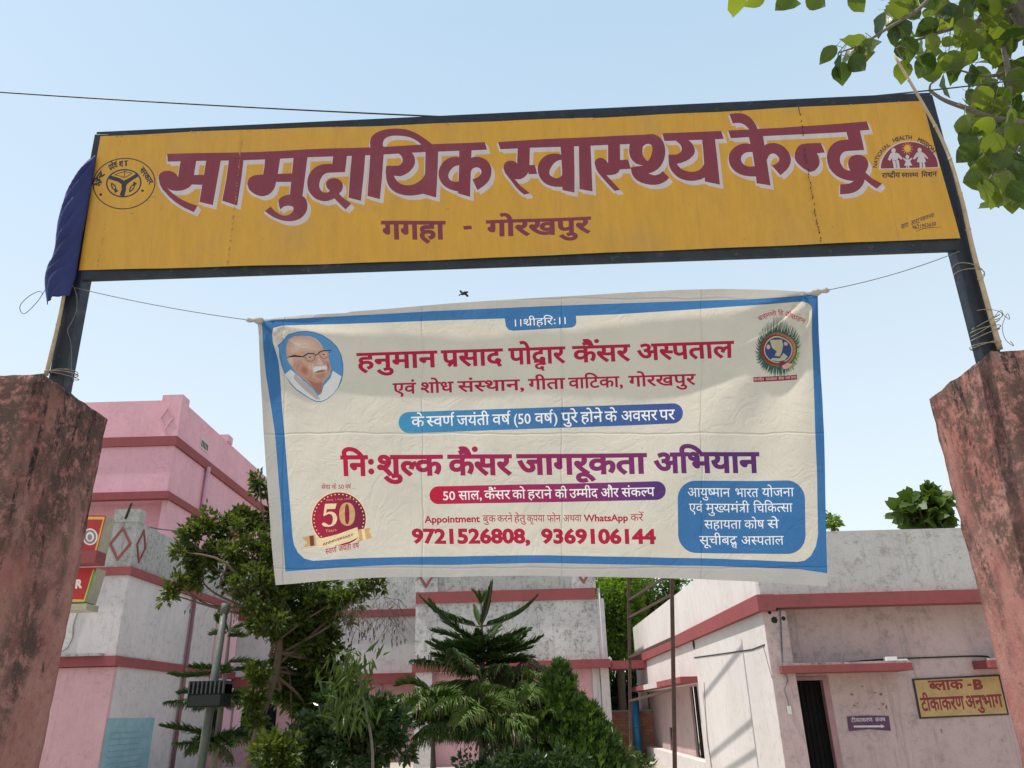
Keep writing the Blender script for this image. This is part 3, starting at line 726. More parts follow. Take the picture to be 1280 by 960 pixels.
# fiftieth-year badge
words([('सेवा',402,413),('के',415,421),('वष^',432,439)], lambda x: 611.5-(x-402)*.02, 5.2, CRI, .01); ba.text('50', (423,611), (430.5,610.8), 5.2, CRI, .01, hl=.69)
ba.text('......', (440.5,610.5), (446,610.4), 5, CRI, 0, hl=.69)
ba.ell((424, 648.5), 35.2, 34.6, LGD, 48); ba.ell((424, 648.5), 33.8, 33.2, DRD, 48)
for i in range(40):
    a = R(i*9); 
    if 232 < i*9 < 318: continue
    ba.ell((424+31.3*math.cos(a), 648.5-30.8*math.sin(a)), .85, .85, LGD, 7)
k5 = 105/1008.
def Q(pts): return [(370+x*k5, 600+y*k5) for x, y in pts]
ba.poly(Q([(350,285),(490,280),(472,345),(372,348),(362,395),(400,378),(440,380),(475,400),(495,440),(494,480),(478,520),(445,548),(400,560),(345,556),(315,535),(318,515),(340,508),(365,520),(395,540),(425,532),(440,505),(446,465),(440,430),(420,408),(392,405),(362,420),(330,430)]), LGD)
ba.rings([Q([(615,266),(655,275),(688,305),(708,355),(713,410),(705,470),(685,515),(650,542),(615,548),(578,538),(545,510),(525,465),(519,410),(526,350),(548,300),(580,274)]), Q([(615,282),(600,295),(592,330),(588,410),(594,490),(604,520),(618,532),(632,520),(642,485),(645,410),(640,330),(630,295)])], GLD)
ba.line(Q([(620,270),(612,400),(620,545)]), .01, GLD)
ba.text('Estd. 1 Feb 1976', Q([(368,250)])[0], Q([(668,232)])[0], 2.2, GLD, 0, hl=.69)
ba.text('Years', Q([(355,628)])[0], Q([(490,612)])[0], 4.0, GLD, 0, hl=.69)
ba.poly(Q([(75,685),(235,655),(250,780),(95,803),(140,742)]), GLD); ba.poly(Q([(165,668),(215,660),(228,782),(178,790)]), BRN); ba.poly(Q([(750,592),(905,568),(882,610),(918,690),(760,735)]), GLD); ba.poly(Q([(790,588),(825,582),(845,708),(806,720)]), LGD)
ba.poly(Q([(250,700),(340,690),(500,650),(640,598),(740,562),(760,680),(650,735),(520,775),(400,800),(280,812)]), LGD)
ba.text('ANNIVERSARY', Q([(325,785)])[0], Q([(692,665)])[0], 2.9, BRN, .03, (-.1, -1), .69)
words([('स~वण^',407.5,421),('जयंती',423.5,439),('वष^',441,449)], lambda x: 692.8-(x-407)*.2, 6.4, CRI, .012)
# portrait
kp = 100/960.
def K(pts): return [(340+x*kp, 405+y*kp) for x, y in pts]
ov = [(78,255),(130,190),(210,125),(310,88),(410,82),(500,95),(600,130),(700,195),(780,275),(835,370),(862,480),(862,580),(840,680),(795,765),(730,845),(665,905),(600,935),(540,932),(460,895),(380,845),(280,780),(205,700),(150,605),(110,500),(95,400),(98,300)]
ba.poly(K(ov), PBL if False else BLU)
c0 = (470, 500); ba.poly(K([(c0[0]+(x-c0[0])*.975, c0[1]+(y-c0[1])*.975) for x, y in ov]), PBL)
clo = [(150,605),(240,545),(290,590),(400,690),(560,860),(600,830),(620,740),(700,650),(735,560),(838,630),(790,760),(730,838),(662,897),(600,925),(542,922),(465,887),(385,835),(288,770),(213,692)]
ba.poly(K(clo), GRY)
ba.poly(K([(290,590),(330,640),(420,700),(500,780),(560,860),(590,905),(540,900),(440,820),(350,740),(270,650)]), GR2)
ba.poly(K([(165,300),(170,240),(205,190),(270,150),(360,140),(450,150),(520,170),(570,215),(600,265),(630,320),(690,345),(690,420),(712,520),(700,600),(650,660),(600,720),(605,800),(585,845),(520,790),(440,700),(350,630),(280,560),(230,480),(190,400)]), SKN)
ba.soft(K([(330,430),(390,500),(450,560),(480,640),(560,690),(640,650),(700,560),(712,520),(700,600),(650,660),(600,720),(605,800),(585,845),(520,790),(440,700),(350,630),(275,550),(262,470)]), RD[:2], .12)
ba.poly(K([(430,660),(520,705),(600,700),(600,720),(605,800),(585,845),(520,790)]), RD[3])
ba.soft(K([(345,470),(420,500),(460,570),(440,650),(370,620),(320,560)]), RD, .2); ba.soft(K([(640,430),(700,440),(712,520),(690,590),(660,560),(665,490)]), RD, .2)
ba.soft(K([(500,600),(640,575),(680,600),(640,660),(560,675),(505,650)]), RD[:3], .25)
ba.soft(K([(172,300),(180,240),(212,195),(280,160),(370,158),(470,180),(540,230),(595,310),(500,325),(400,340),(300,345),(210,370)]), HI, .17)
ba.soft(K([(440,470),(500,470),(520,520),(480,560),(430,530)]), HI[:3], .25); ba.soft(K([(560,400),(585,400),(600,470),(575,490),(550,470)]), HI, .22)
ba.soft(K([(185,390),(250,370),(270,470),(240,500),(205,450)]), HI, .2)
ba.line(K([(330,300),(430,290),(520,280),(580,285)]), .35, RD[0]); ba.line(K([(340,265),(440,255),(540,250)]), .35, RD[0])
ba.poly(K([(350,140),(450,145),(525,175),(578,222),(632,300),(600,275),(560,225),(500,178),(440,158)]), GR2)
ba.soft(K([(535,470),(560,440),(610,440),(650,465),(635,500),(560,505),(520,490)]), HI[:3], .25); ba.poly(K([(600,410),(655,465),(628,498),(622,455)]), RD[2]); ba.line(K([(530,500),(575,510),(632,502)]), .6, RD[3])
ba.poly(K([(385,362),(440,335),(505,338),(520,350),(440,350)]), GR2); ba.poly(K([(580,335),(640,305),(690,310),(640,318)]), GR2)
for lens in ([(385,385),(440,358),(500,358),(525,380),(515,425),(460,450),(410,435)], [(575,350),(630,325),(680,330),(690,385),(640,415),(600,400)]):
    q = K(lens); ba.poly(q, RD[1]); c = (sum(p[0] for p in q)/len(q), sum(p[1] for p in q)/len(q)); ba.poly([(c[0]+(p[0]-c[0])*.72, c[1]+(p[1]-c[1])*.72) for p in q], HI[0]); ba.ell((c[0]-.4, c[1]-.1), 1.9, 1.0, RD[3], 9); ba.ell((c[0]-.6, c[1]), 1.1, .8, DK, 9)
ba.line(K([(375,385),(440,352),(515,352),(530,375),(565,360),(575,340),(630,318),(715,315),(690,345)]), 1.3, DK)
ba.line(K([(190,402),(260,382),(385,395)]), [.8, 2.6, 1.2], DK)
ba.line(K([(385,395),(410,440),(470,455),(515,430),(530,375)]), .45, DK); ba.line(K([(575,350),(600,405),(645,420),(690,390)]), .45, DK)
ba.poly(K([(485,540),(520,505),(580,508),(640,498),(670,520),(655,550),(600,545),(540,562),(500,590)]), GRY)
ba.poly(K([(500,582),(545,562),(610,550),(655,545),(610,575),(560,585)]), SK2); ba.line(K([(505,580),(560,568),(630,562)]), .5, DK)
ba.line(K([(470,470),(460,540),(485,620)]), .5, SK2)
# feather emblem
ke = 80/731.
def G2(x, y): return (930+x*ke, 380+y*ke)
cx_, cy_ = G2(383, 520)
for i in range(150):
    a = 360*i/150.+random.uniform(-1, 1); th = R(a)
    up_ = max(0, math.sin(th)); dn = max(0, -math.sin(th))
    L = 25+5*up_**2+2.5*random.random()+ (3 if up_ > .97 else 0); L -= 5*abs(math.cos(th))*0
    ex = cx_+math.cos(th)*L*1.04; ey = cy_-math.sin(th)*L*1.2+ (1.5 if dn else 0)
    sx, sy = cx_+math.cos(th)*17, cy_-math.sin(th)*18
    mx_, my_ = (sx+ex)/2-up_*0+math.cos(th)*1.5, (sy+ey)/2+2.6
    m = LGN if (a > 300 or a < 20) and random.random() < .75 else (TEA if random.random() < .3 else GRN)
    ba.line([(sx, sy), (mx_, my_), (ex, ey)], [1.7, 1.0, .3], m)
ba.ell((cx_, cy_), 22.3, 22.8, GRN, 32); ba.ell((cx_, cy_-.2), 20.6, 21.4, BRN, 32); ba.ell((cx_-.8, cy_+.2), 18.2, 19, MRN, 30); ba.ell((cx_+.3, cy_), 16.3, 17, PYL, 30); ba.ell((cx_+.3, cy_+.3), 15, 15.5, NVY, 30)
def GP(p): return [G2(*q) for q in p]
ba.poly(GP([(305,410),(440,405),(445,470),(420,560),(400,600),(350,590),(375,540),(330,500)]), PYL); ba.line(GP([(375,410),(385,480),(375,560)]), 1, GLD)
ba.poly(GP([(300,640),(330,615),(400,620),(440,560),(480,600),(450,640),(380,655)]), PYL); ba.ell(G2(288,490), 2.4, 3, PNK, 12); ba.ell(G2(470,455), 2, 2.4, PNK, 12)
ba.poly(GP([(365,680),(430,650),(470,665),(430,700),(405,725)]), MRN); ba.poly(GP([(415,705),(470,675),(530,680),(545,690),(480,735),(430,742)]), PNK)
ba.arc('ब_ाहमणो', G2(395, 560), 47, 47, 122, 96, 5.0, CRI, .012); ba.arc('िह', G2(395, 560), 47, 47, 93, 86, 5.0, CRI, .012); ba.arc('प_ितष~ठाहम', G2(395, 560), 47, 47, 82, 52, 5.0, CRI, .012)
ba.poly(GP([(112,838),(600,806),(603,862),(115,892)]), MRN)
for s, xa, xb in (('मानवीय',120,225),('सरकार',245,360),('सेवा',378,440),('पथि',455,510),('हमारा',525,592)):
    ba.text(s, G2(xa, 880-(xa-112)*.065), G2(xb, 880-(xb-112)*.065), 3.0, PNK, .03)

CO = [(322,400.5),(345,397.5),(380,393.5),(432,391.5),(440,389.5),(500,384.7),(560,379.5),(620,375.5),(680,372),(735,369),(790,365.5),(848,362.6),(900,361.6),(960,362.8),(1000,364.2),(1021.5,365),(1024.5,430),(1029,500),(1031,540),(1032,600),(1034,690),(1035,733.5),(990,730),(930,726),(853,722.8),(760,720.6),(680,719.8),(600,719.8),(505,721.2),(450,723),(400,726),(345,731),(340,680),(334,600),(329,520),(324.5,450)]
BTL, BTR, BBL, BBR = para((325, 400), (1020, 365), (1034, 732), (346, 728), 3.62)
BD = _n(BBL-BTL); BU = _n(SU-BD*np.dot(SU, BD)); BN = np.cross(BU, BD)
if BN[1] > 0: BN = -BN
BM = onY(672, 383, 3.455)
BTL, BTR, BBL, BBR = [onP(*p, BM, BN) for p in ((325, 400), (1020, 365), (346, 728), (1034, 732))]
BW = np.linalg.norm(BTR-BTL); BH = np.linalg.norm(BBL-BTL)
def bsurf(px, py, extra=0):
    p = onP(px, py, BTL, BN); u = float(np.dot(p-BTL, BU)); v = float(np.dot(p-BTL, BD)); z = 0.
    un, vn = u/BW, v/BH
    z += .018*math.sin(math.pi*min(1, max(0, un)))*math.sin(math.pi*min(1, max(0, vn))*.9)
    for cu, cv, s in ((0, 0, 1), (BW, 0, -1)):        # folds fanning out of the tied corners
        du, dv = (u-cu)*s, v-cv; r = math.hypot(du, dv)+1e-6; th = math.atan2(dv, du)
        k = 13 if s > 0 else 10
        z += (.030 if s > 0 else .042)*min(1, r/.25)*math.exp(-r/(.42 if s > 0 else .75))*math.sin(k*th+(.6 if s > 0 else 2.4))
    z += .0045*noise.noise(Vector((u*2.2, v*2.2, 0)))*2 + .0022*noise.noise(Vector((u*7, v*5, 3)))*2
    z += .006*math.sin(u*7.5+1)*min(1, vn)**2          # lower hem ripples
    return p + BN*(z+extra)
V2, F2, m2 = ba.mesh(CO, HEM, 9.0)
vv, ff, u_ = compact(V2, F2)
P3 = np.array([bsurf(x, y) for x, y in vv])
banner = thing('cloth_banner', (BTL+BTR)/2, 'cream cloth hospital banner with a blue border, hung below the yellow signboard', 'banner')
cl = mk('printed_cloth', P3, ff, CM, banner, m2, smooth=True, uv=vv/100.)
# smooth analytic normals so that thin printed slivers do not break the shading
e = .8
nr = []
for (x, y), p in zip(vv, P3):
    a = bsurf(x+e, y)-p; c = bsurf(x, y+e)-p; n_ = np.cross(c, a); n_ /= np.linalg.norm(n_); nr.append(n_ if n_[1] < 0 else -n_)
me = cl.data
fn = np.empty(len(me.polygons)*3); me.polygons.foreach_get('normal', fn); fn = fn.reshape(-1, 3)
if np.mean(fn[:, 1]) > 0: me.flip_normals()
me.normals_split_custom_set_from_vertices([tuple(n_) for n_ in nr])
# gathered knots at the corners
M_knot = paint_mat('grey_cloth_knot', (.45, .42, .38), .3, .9, None, 0, 30, .5)
for (x, y), s in (((322, 401), -1), ((1021, 365.5), 1)):
    p = bsurf(x, y, .004); k = MB()
    k.tube([p-BU*s*.03, p, p+BU*s*.02+SV*.004, p+BU*s*.045+SV*.008, p+BU*s*.06+SV*.004], [.014, .02, .010, .016, .005], 7)
    k.build('corner_knot', M_knot, banner, True)

# ------------------------------------------------------------------ cords, wires, bamboo, blue cloth
M_cord = paint_mat('grey_twine', (.16, .15, .14), .2, .8); M_cable = paint_mat('black_cable', (.012, .012, .014), .2, .5)
M_twine = paint_mat('jute_twine', (.36, .29, .2), .3, .9)
def cord(name, pts, r, m, label, cat, n=5):
    q = MB(); q.tube(pts, r, n); o = q.build(name, m, None, True); return tag(o, label, cat)
def sagline(a, c, sag, n=14): return [np.array(a)+(np.array(c)-np.array(a))*t+np.array([0, 0, -sag*4*t*(1-t)]) for t in np.linspace(0, 1, n)]
cord('tie_cord', sagline(onS(98, 362, .03), bsurf(314, 400.5, .01), .015), .0022, M_cord, 'thin grey cord from the left signpost to the left corner of the banner', 'cord')
cord('tie_cord', sagline(bsurf(1030, 363.5, .01), onS(1196, 317, .03), .02), .0022, M_cord, 'thin grey cord from the right corner of the banner to the right signpost', 'cord')
def wander(pts, off): return [onS(x, y, off+.012*math.sin(i*1.7)) for i, (x, y) in enumerate(pts)]
def smoothp(pts, k=5):
    pts = [np.array(p, float) for p in pts]; o = []
    for i in range(len(pts)-1):
        p0, p1, p2, p3 = pts[max(i-1, 0)], pts[i], pts[i+1], pts[min(i+2, len(pts)-1)]
        for j in range(k):
            t = j/k; o.append(.5*((2*p1)+(-p0+p2)*t+(2*p0-5*p1+4*p2-p3)*t*t+(-p0+3*p1-3*p2+p3)*t**3))
    return o+[pts[-1]]
cord('loose_wire', smoothp(wander([(96,360),(78,359),(62,363),(50,378),(36,395),(31,386),(38,373),(52,366),(60,371)], .03)), .002, M_cord, 'loose grey wire looped off the left side of the left signpost', 'wire')
cord('loose_wire', smoothp(wander([(98,362),(103,374),(101,390),(94,404),(91,416),(95,428),(94,446),(94,462),(98,474),(99,480)], .04)), .0018, M_cord, 'thin wire dangling to the right of the left signpost down to the pillar', 'wire')
# black service cables
cord('overhead_cable', sagline(onY(-60, 111, 4.4), onY(665, 150.5, 3.75), .02, 20), .0055, M_cable, 'black overhead cable running from the left edge to the top of the signboard', 'cable')
cord('overhead_cable', sagline(onY(1022, 126.5, 3.5), onY(1330, 92, 4.4), .015, 12), .005, M_cable, 'black overhead cable running from the right end of the signboard into the leafy tree', 'cable')
M_bam = paint_mat('dry_bamboo', (.50, .38, .24), .35, .7, (.25, .17, .1), .4, 9, .3)
def bamboo(name, pts, r0, r1, nodes, label):
    t = thing(name, pts[0], label, 'bamboo pole')
    n = 26; P = smoothp(pts, 8); q = MB(); q.tube(P, [r0+(r1-r0)*i/(len(P)-1) for i in range(len(P))], 8); q.build('cane', M_bam, t, True)
    for f in nodes:
        i = int(f*(len(P)-1)); j = min(i+1, len(P)-1); i = j-1; d = _n(P[j]-P[i]); q = MB(); rr = r0+(r1-r0)*f
        q.tube([P[i]-d*.006, P[i]-d*.002, P[i]+d*.003, P[i]+d*.008], [rr*1.02, rr*1.28, rr*1.25, rr*1.02], 8); q.build('node', M_bam, t, True)
    return t
bamboo('bamboo_pole', [onS(1246, 439, .03), onS(1214, 322, .03), onS(1196, 246, .035), onS(1171, 175, .04), onS(1111, 79, .07)], .0135, .0065, (.04, .2, .37, .52, .66, .8, .93), 'long thin bamboo pole tied to the right signpost and rising above the signboard')
bamboo('bamboo_pole', [onS(62, 471, .03), onS(77, 408, .03), onS(87, 356, .03)], .0115, .0085, (.08, .55, .97), 'short bamboo pole tied to the left signpost under the blue cloth')
def wraps(name, c_px, n, rw, spread, label, skew=.05):
    q = MB()
    for i in range(n):
        cx, cy = c_px[0]+random.gauss(0, 1), c_px[1]+random.uniform(-spread, spread); P = []
        ctr = onS(cx, cy, -.03); tl = random.gauss(0, skew)
        for k in range(19):
            a = 2*math.pi*k/18; P.append(ctr+SU*math.cos(a)*rw*1.05+SN*math.sin(a)*.078+SV*tl*math.cos(a))
        q.tube(P, .0022, 4)
    return tag(q.build(name, M_twine, None, True), label, 'twine')
wraps('twine_binding', (1236, 415), 7, .062, 24, 'jute twine wound round the right signpost and bamboo just above the pillar', .03)
wraps('twine_binding', (1214, 338), 2, .062, 3, 'pale cord knotted round the middle of the right signpost', .02)
wraps('twine_binding', (76, 468), 4, .060, 4, 'twine wound round the foot of the left signpost', .012)
cord('frayed_twine', smoothp([onS(x, y, .05) for x, y in ((1236,400),(1244,392),(1248,398),(1255,403),(1252,396),(1246,412),(1250,428),(1260,436),(1256,430))]), .0018, M_twine, 'frayed end of twine sticking out right of the right signpost', 'twine')
# blue cloth hung over the left end of the sign
M_blue = None
def velvet(name, c):
    m, t, out = newmat(name); b = NB(t); co = b.coord()
    col = b.mix(b.ramp(b.noise(co, 7, 5), .3, .7), c, tuple(x*.7 for x in c))
    p = b.pbr(out, col, .6, b.bump(b.noise(co, 40, 4), .2, .004), spec=.3)
    p.inputs['Sheen Weight'].default_value = .25; p.inputs['Sheen Tint'].default_value = (.25, .3, .8, 1); return m
M_blue = velvet('blue_satin_cloth', (.02, .03, .13))
# right edge and left edge of the cloth down the sign's end
Rg = [(123,198),(121,215),(116,245),(111,275),(106,300),(102,325),(97,350),(90,372)]
Lf = [(121,199),(108,212),(88,245),(77,280),(74,306),(70,326),(61,346),(64,383)]
Rg = smoothp(Rg, 6); Lf = smoothp(Lf, 6); nv = len(Rg); nu = 22; vs = []; fs = []
for j in range(nv):
    s = j/(nv-1)
    for i in range(nu):
        t_ = i/(nu-1); x, y = Lf[j]*(1-t_)+Rg[j]*t_
        puff = math.sin(math.pi*t_)**.8*.045*(min(1, s*4)) 
        fold = .013*math.sin((t_*1.6+s*5.2)*9.5+2*noise.noise(Vector((s*6, t_, 0))))*math.sin(math.pi*min(1, t_+.03))*(min(1, s*5)) + .007*noise.noise(Vector((t_*4, s*9, 1)))
        vs.append(onS(x, y, .028+puff+fold))
for j in range(nv-1):
    for i in range(nu-1): k = j*nu+i; fs.append((k, k+1, k+nu+1, k+nu))
bc = mk('blue_cloth', vs, fs, M_blue, None, smooth=True); sd = bc.modifiers.new('s', 'SOLIDIFY'); sd.thickness = .004; sd.offset = -1
tag(bc, 'crumpled dark blue cloth hanging over the left end of the signboard', 'cloth')

# ------------------------------------------------------------------ bird
bp_ = onY(580, 366.5, 9.); kx = 11/F0
bm_ = MB()
def bpnt(x, y, z=0): return bp_+np.array([1, .2, 0])*x*kx+np.array([0, .1, 1])*y*kx+np.array([0, 1, 0])*z*kx
bird = thing('bird', bp_, 'small black bird flying in the sky just above the banner', 'bird')
M_bird = paint_mat('black_feather', (.015, .014, .014), .2, .7)
q = MB(); q.tube([bpnt(-4,-2.4), bpnt(-2.6,-1.5), bpnt(-.6,-.3), bpnt(1.6,.7), bpnt(3,1.5), bpnt(4,2), bpnt(5.2,2.2)], [.2*kx, 1.5*kx, 2.1*kx, 2.0*kx, 1.2*kx, 1.1*kx, .15*kx], 8); q.build('body', M_bird, bird, True)
for P in ([(-.2,.6),(-2.2,2.0),(-3.8,3.9),(-5.0,3.4),(-5.2,2.0),(-4.0,.2),(-2.4,-1.0)], [(-.4,-1.0),(1.8,-3.0),(3.0,-4.6),(4.6,-4.9),(5.4,-3.4),(4.4,-1.6),(2.4,.2)]):
    vs = [bpnt(x, y, .25) for x, y in P]+[bpnt(x, y, -.25) for x, y in P]; n = len(P)
    mk('wing', vs, [tuple(range(n)), tuple(range(2*n-1, n-1, -1))]+[(i, i+n, (i+1) % n+n, (i+1) % n) for i in range(n)], M_bird, bird)
vs = [bpnt(x, y, z) for z in (.2, -.2) for x, y in ((-2.6,-1.2),(-5.6,-2.4),(-6.2,-3.4),(-5.2,-4.4),(-2.2,-2.4))[:4]]
mk('tail', vs, [(0,1,2,3),(7,6,5,4),(0,4,5,1),(1,5,6,2),(2,6,7,3),(3,7,4,0)], M_bird, bird)

# ------------------------------------------------------------------ buildings
M_ww = wall_mat('weathered_whitewash', (.56, .53, .51), (.10, .10, .09), 1.0, .8, 1.0, peel=1.2, peel_col=(.22, .20, .17))
M_pw = wall_mat('pinkish_whitewash', (.59, .53, .525), (.22, .20, .19), .6, .7, .45)
M_pk = wall_mat('pink_wash', (.60, .345, .365), (.26, .16, .165), .5, .5, .35)
M_pk2 = wall_mat('bright_pink_wash', (.70, .375, .43), (.34, .19, .22), .5, .5, .25)
M_band = wall_mat('brick_red_band_paint', (.28, .072, .075), (.12, .06, .05), .5, .4, .4)
M_lit = wall_mat('cream_white_wash', (.64, .595, .575), (.36, .31, .28), .5, .5, .4)
M_rb = wall_mat('dusky_pink_wash', (.51, .375, .36), (.20, .15, .14), .75, .7, .5, peel=.4, peel_col=(.40, .36, .33))
M_grime = wall_mat('grimy_parapet', (.42, .405, .385), (.065, .065, .06), 1.0, 1.0, .9, peel=.5)
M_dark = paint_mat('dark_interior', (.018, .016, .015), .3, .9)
M_grille = paint_mat('dark_grille_steel', (.009, .009, .009), .3, .8, None, 0, 6, .1, 0, .15)
M_pipe = paint_mat('dull_red_pipe', (.24, .10, .11), .3, .6)
M_conc = wall_mat('grey_concrete', (.33, .31, .28), (.08, .08, .07), .6, .4, .6, bumps=.5)

def wallx(x, y0, y1, z0, z1, th, ops=(), m=None):
    """wall on plane X=x (outer face), thickness th towards sign(th), rectangular openings (y0,y1,z0,z1)"""
    q = MB(); ys = sorted({y0, y1, *[o[0] for o in ops], *[o[1] for o in ops]}); zs = sorted({z0, z1, *[o[2] for o in ops], *[o[3] for o in ops]})
    for a, b_ in zip(ys, ys[1:]):
        for c, d in zip(zs, zs[1:]):
            if any(o[0] <= (a+b_)/2 <= o[1] and o[2] <= (c+d)/2 <= o[3] for o in ops): continue
            q.box(min(x, x+th), max(x, x+th), a, b_, c, d)
    return q
def wally(y, x0, x1, z0, z1, th, ops=()):
    q = MB(); xs = sorted({x0, x1, *[o[0] for o in ops], *[o[1] for o in ops]}); zs = sorted({z0, z1, *[o[2] for o in ops], *[o[3] for o in ops]})
    for a, b_ in zip(xs, xs[1:]):
        for c, d in zip(zs, zs[1:]):
            if any(o[0] <= (a+b_)/2 <= o[1] and o[2] <= (c+d)/2 <= o[3] for o in ops): continue
            q.box(a, b_, min(y, y+th), max(y, y+th), c, d)
    return q
def diamond(name, c, ax, w, h, t, m, parent, proud):
    """raised plaster lozenge outline; ax: unit in-plane axis, proud: outward vector"""
    c = np.array(c); ax = np.array(ax); up = np.array([0, 0, 1.]); pr = np.array(proud, float)
    vs = []; fs = []
    for k in (0., 1.):
        for s in (1., 1-t*1.0):
            for a, b_ in ((0, 1), (1, 0), (0, -1), (-1, 0)): vs.append(c+ax*w*a*s+up*h*b_*s+pr*k)
    for i in range(4):
        j = (i+1) % 4
        fs += [(8+i, 8+j, 12+j, 12+i), (i, j, 8+j, 8+i), (4+i, 12+i, 12+j, 4+j)]
    return mk(name, vs, fs, m, parent)

# --- left block with bands and lozenges
XL, YL = -11.13, 22.0
lb = thing('clinic_block', (XL-4, YL+4, 0), 'two-storey whitewashed block with brick-red bands and lozenges, behind the left pillar', 'building')
YE = 28.9
wallx(XL, YL+.251, YE, 0, 5.45, -.25).build('side_wall', M_pw, lb)
wally(YL, XL-10, XL-.001, 3.28, 5.45, .25).build('front_wall', M_pw, lb)
wally(YL+.1, XL-10, XL-.001, 0, 3.0, .15).build('front_wall', M_pk, lb)
boxo('floor_slab', (XL-10, XL-.26, YL+.26, YL+8.6, 3.0, 3.2), M_pk, lb)
# parapet
wallx(XL+.002, YL+.2, 31.4, 5.68, 6.98, -.22).build('parapet', M_grime, lb)
wally(YL-.002, XL-10, XL+.003, 5.68, 7.0, .2).build('parapet', M_grime, lb)
bx_ = MB(); bx_.box(XL-.72, XL+.03, YL-.03, YL+.35, 6.98, 7.36); bx_.build('parapet_post', M_grime, lb)
boxo('roof_slab', (XL-10, XL-.23, YL+.21, 31.4, 5.5, 5.6), M_conc, lb)
for z, h in ((5.45, .23), (3.02, .26)):
    q = MB(); q.box(XL-10, XL+.075, YL-.075, YL+.19, z, z+h); q.box(XL-.12, XL+.0755, YL+.19, 31.3 if z > 5 else YE, z+.001, z+h-.001)
    q.build('red_band', M_band, lb)
boxo('mossy_ledge', (XL-10, XL-.3, YL-.2, YL+.18, 3.281, 3.35), M_grime, lb)
diamond('lozenge', (XL-.40, YL-.003, 6.35), (1, 0, 0), .33, .5, .22, M_band, lb, (0, -.03, 0))
diamond('lozenge', (XL+.004, YL+.42, 6.35), (0, 1, 0), .30, .5, .22, M_band, lb, (.03, 0, 0))
q = MB(); q.tube([(XL+.1, 26.55, 0), (XL+.1, 26.55, 5.44)], .065, 8); q.build('drain_pipe', M_pipe, lb, True)
q = MB(); q.tube(smoothp([(XL-1.15, YL-.02, 5.4), (XL-1.15, YL-.02, 4.9), (XL-1.3, YL-.02, 4.2), (XL-1.28, YL-.02, 3.7), (XL-1.6, YL-.02, 3.4), (XL-3, YL-.02, 3.38)]), .018, 5); q.build('conduit', M_conc, lb, True)
q = MB(); q.tube([(XL-.5, YL+.2, 7.0), (XL-.35, YL-.05, 7.1), (XL-.1, YL-.35, 7.45)], .035, 6); q.build('spout', M_cable, lb, True)
# recessed verandah at the far end of the side wall
wallx(XL-.9, YE, 31.45, 3.3, 5.45, -.2).build('verandah_wall', M_pk, lb)
wallx(XL-.1, YE, 31.45, 0, .95, -.16).build('dwarf_wall', M_pk, lb)
q = MB(); q.box(XL-.12, XL+.078, YE, 31.3, 3.02, 3.281); q.build('verandah_beam', M_band, lb)
boxo('verandah_interior', (XL-2.6, XL-2.4, YE-.1, 31.45, 0, 3.0), M_dark, lb); boxo('verandah_interior', (XL-2.4, XL-.26, 31.2, 31.35, 0, 2.999), M_dark, lb)
# painted notice on the side wall
def notice_mat():
    m, t, out = newmat('faded_blue_notice'); b = NB(t); co = b.coord()
    col = b.mix(b.ramp(b.noise(co, 2.2, 8, .7), .35, .65), (.19, .33, .38), (.27, .40, .44))
    col = b.mix(b.ramp(b.noise(b.coord(scale=(1, 7, 24)), 1.4, 3, .6), .58, .64, 0, .35), col, (.10, .2, .26))
    b.pbr(out, col, .8); return m
na, nb_ = onX(134, 898, XL), onX(192, 905, XL)
nb = MB(); nb.box(XL+.002, XL+.014, na[1], nb_[1], .35, na[2]); o = nb.build('painted_notice', notice_mat(), lb)
q = MB()
for k in range(9): q.box(XL+.014, XL+.017, na[1]+.25+.1*random.random(), nb_[1]-.4-random.random()*.5, na[2]-.38-.15*k, na[2]-.355-.15*k)
q.build('notice_line', paint_mat('faded_dark_lettering', (.19, .315, .365)), lb)['kind'] = 'stuff'

# --- tall pink building beyond
XU, YU = -14.2, 30.
ub = thing('pink_building', (XU-4, YU+6, 0), 'tall bright pink building with red bands, farthest left behind the whitewashed block', 'building')
wallx(XU, YU+.251, 48, 0, 12.1, -.25).build('side_wall', M_pk2, ub); wally(YU, XU-12, XU-.001, 10.15, 12.1, .25).build('front_wall', M_pk2, ub)
wally(YU+1.1, XU-12, XU-.26, 0, 9.95, .25).build('front_wall', M_pk2, ub)
wallx(XU+.003, YU+.23, 48, 12.5, 14.15, -.22).build('parapet', M_pk2, ub); wally(YU-.003, XU-12, XU+.001, 12.5, 14.15, .22).build('parapet', M_pk2, ub)
for z, h in ((12.1, .4), (9.85, .3)):
    q = MB(); q.box(XU-12, XU+.1, YU-.1, YU+.2, z, z+h); q.box(XU-.1, XU+.101, YU+.2, 48, z+.002, z+h-.002); q.build('red_band', M_band, ub)
boxo('soffit', (XU-12, XU-.26, YU+.2, YU+1.1, 9.9, 10.05), M_pk2, ub)
q = MB(); q.box(XU-.78, XU+.09, YU-.09, YU+.6, 12.502, 14.36); q.build('corner_post', M_pk2, ub)
diamond('lozenge', (XU-.45, YU-.095, 13.3), (1, 0, 0), .3, .55, .2, M_pk2, ub, (0, -.03, 0))
q = MB(); q.box(XU-.5, XU+.06, 35.4, 36.0, 14.15, 14.5); q.build('parapet_stub', M_pk2, ub)
jl = onX(255, 557, XU); q = MB(); q.box(XU+.004, XU+.03, jl[1]-.45, jl[1]+.45, jl[2]-.22, jl[2]+.22); q.build('vent_panel', M_pw, ub)
q = MB()
for k in range(5): q.box(XU+.03, XU+.04, jl[1]-.36+k*.16, jl[1]-.28+k*.16, jl[2]-.15, jl[2]+.15)
q.build('vent_slot', M_dark, ub)['kind'] = 'stuff'
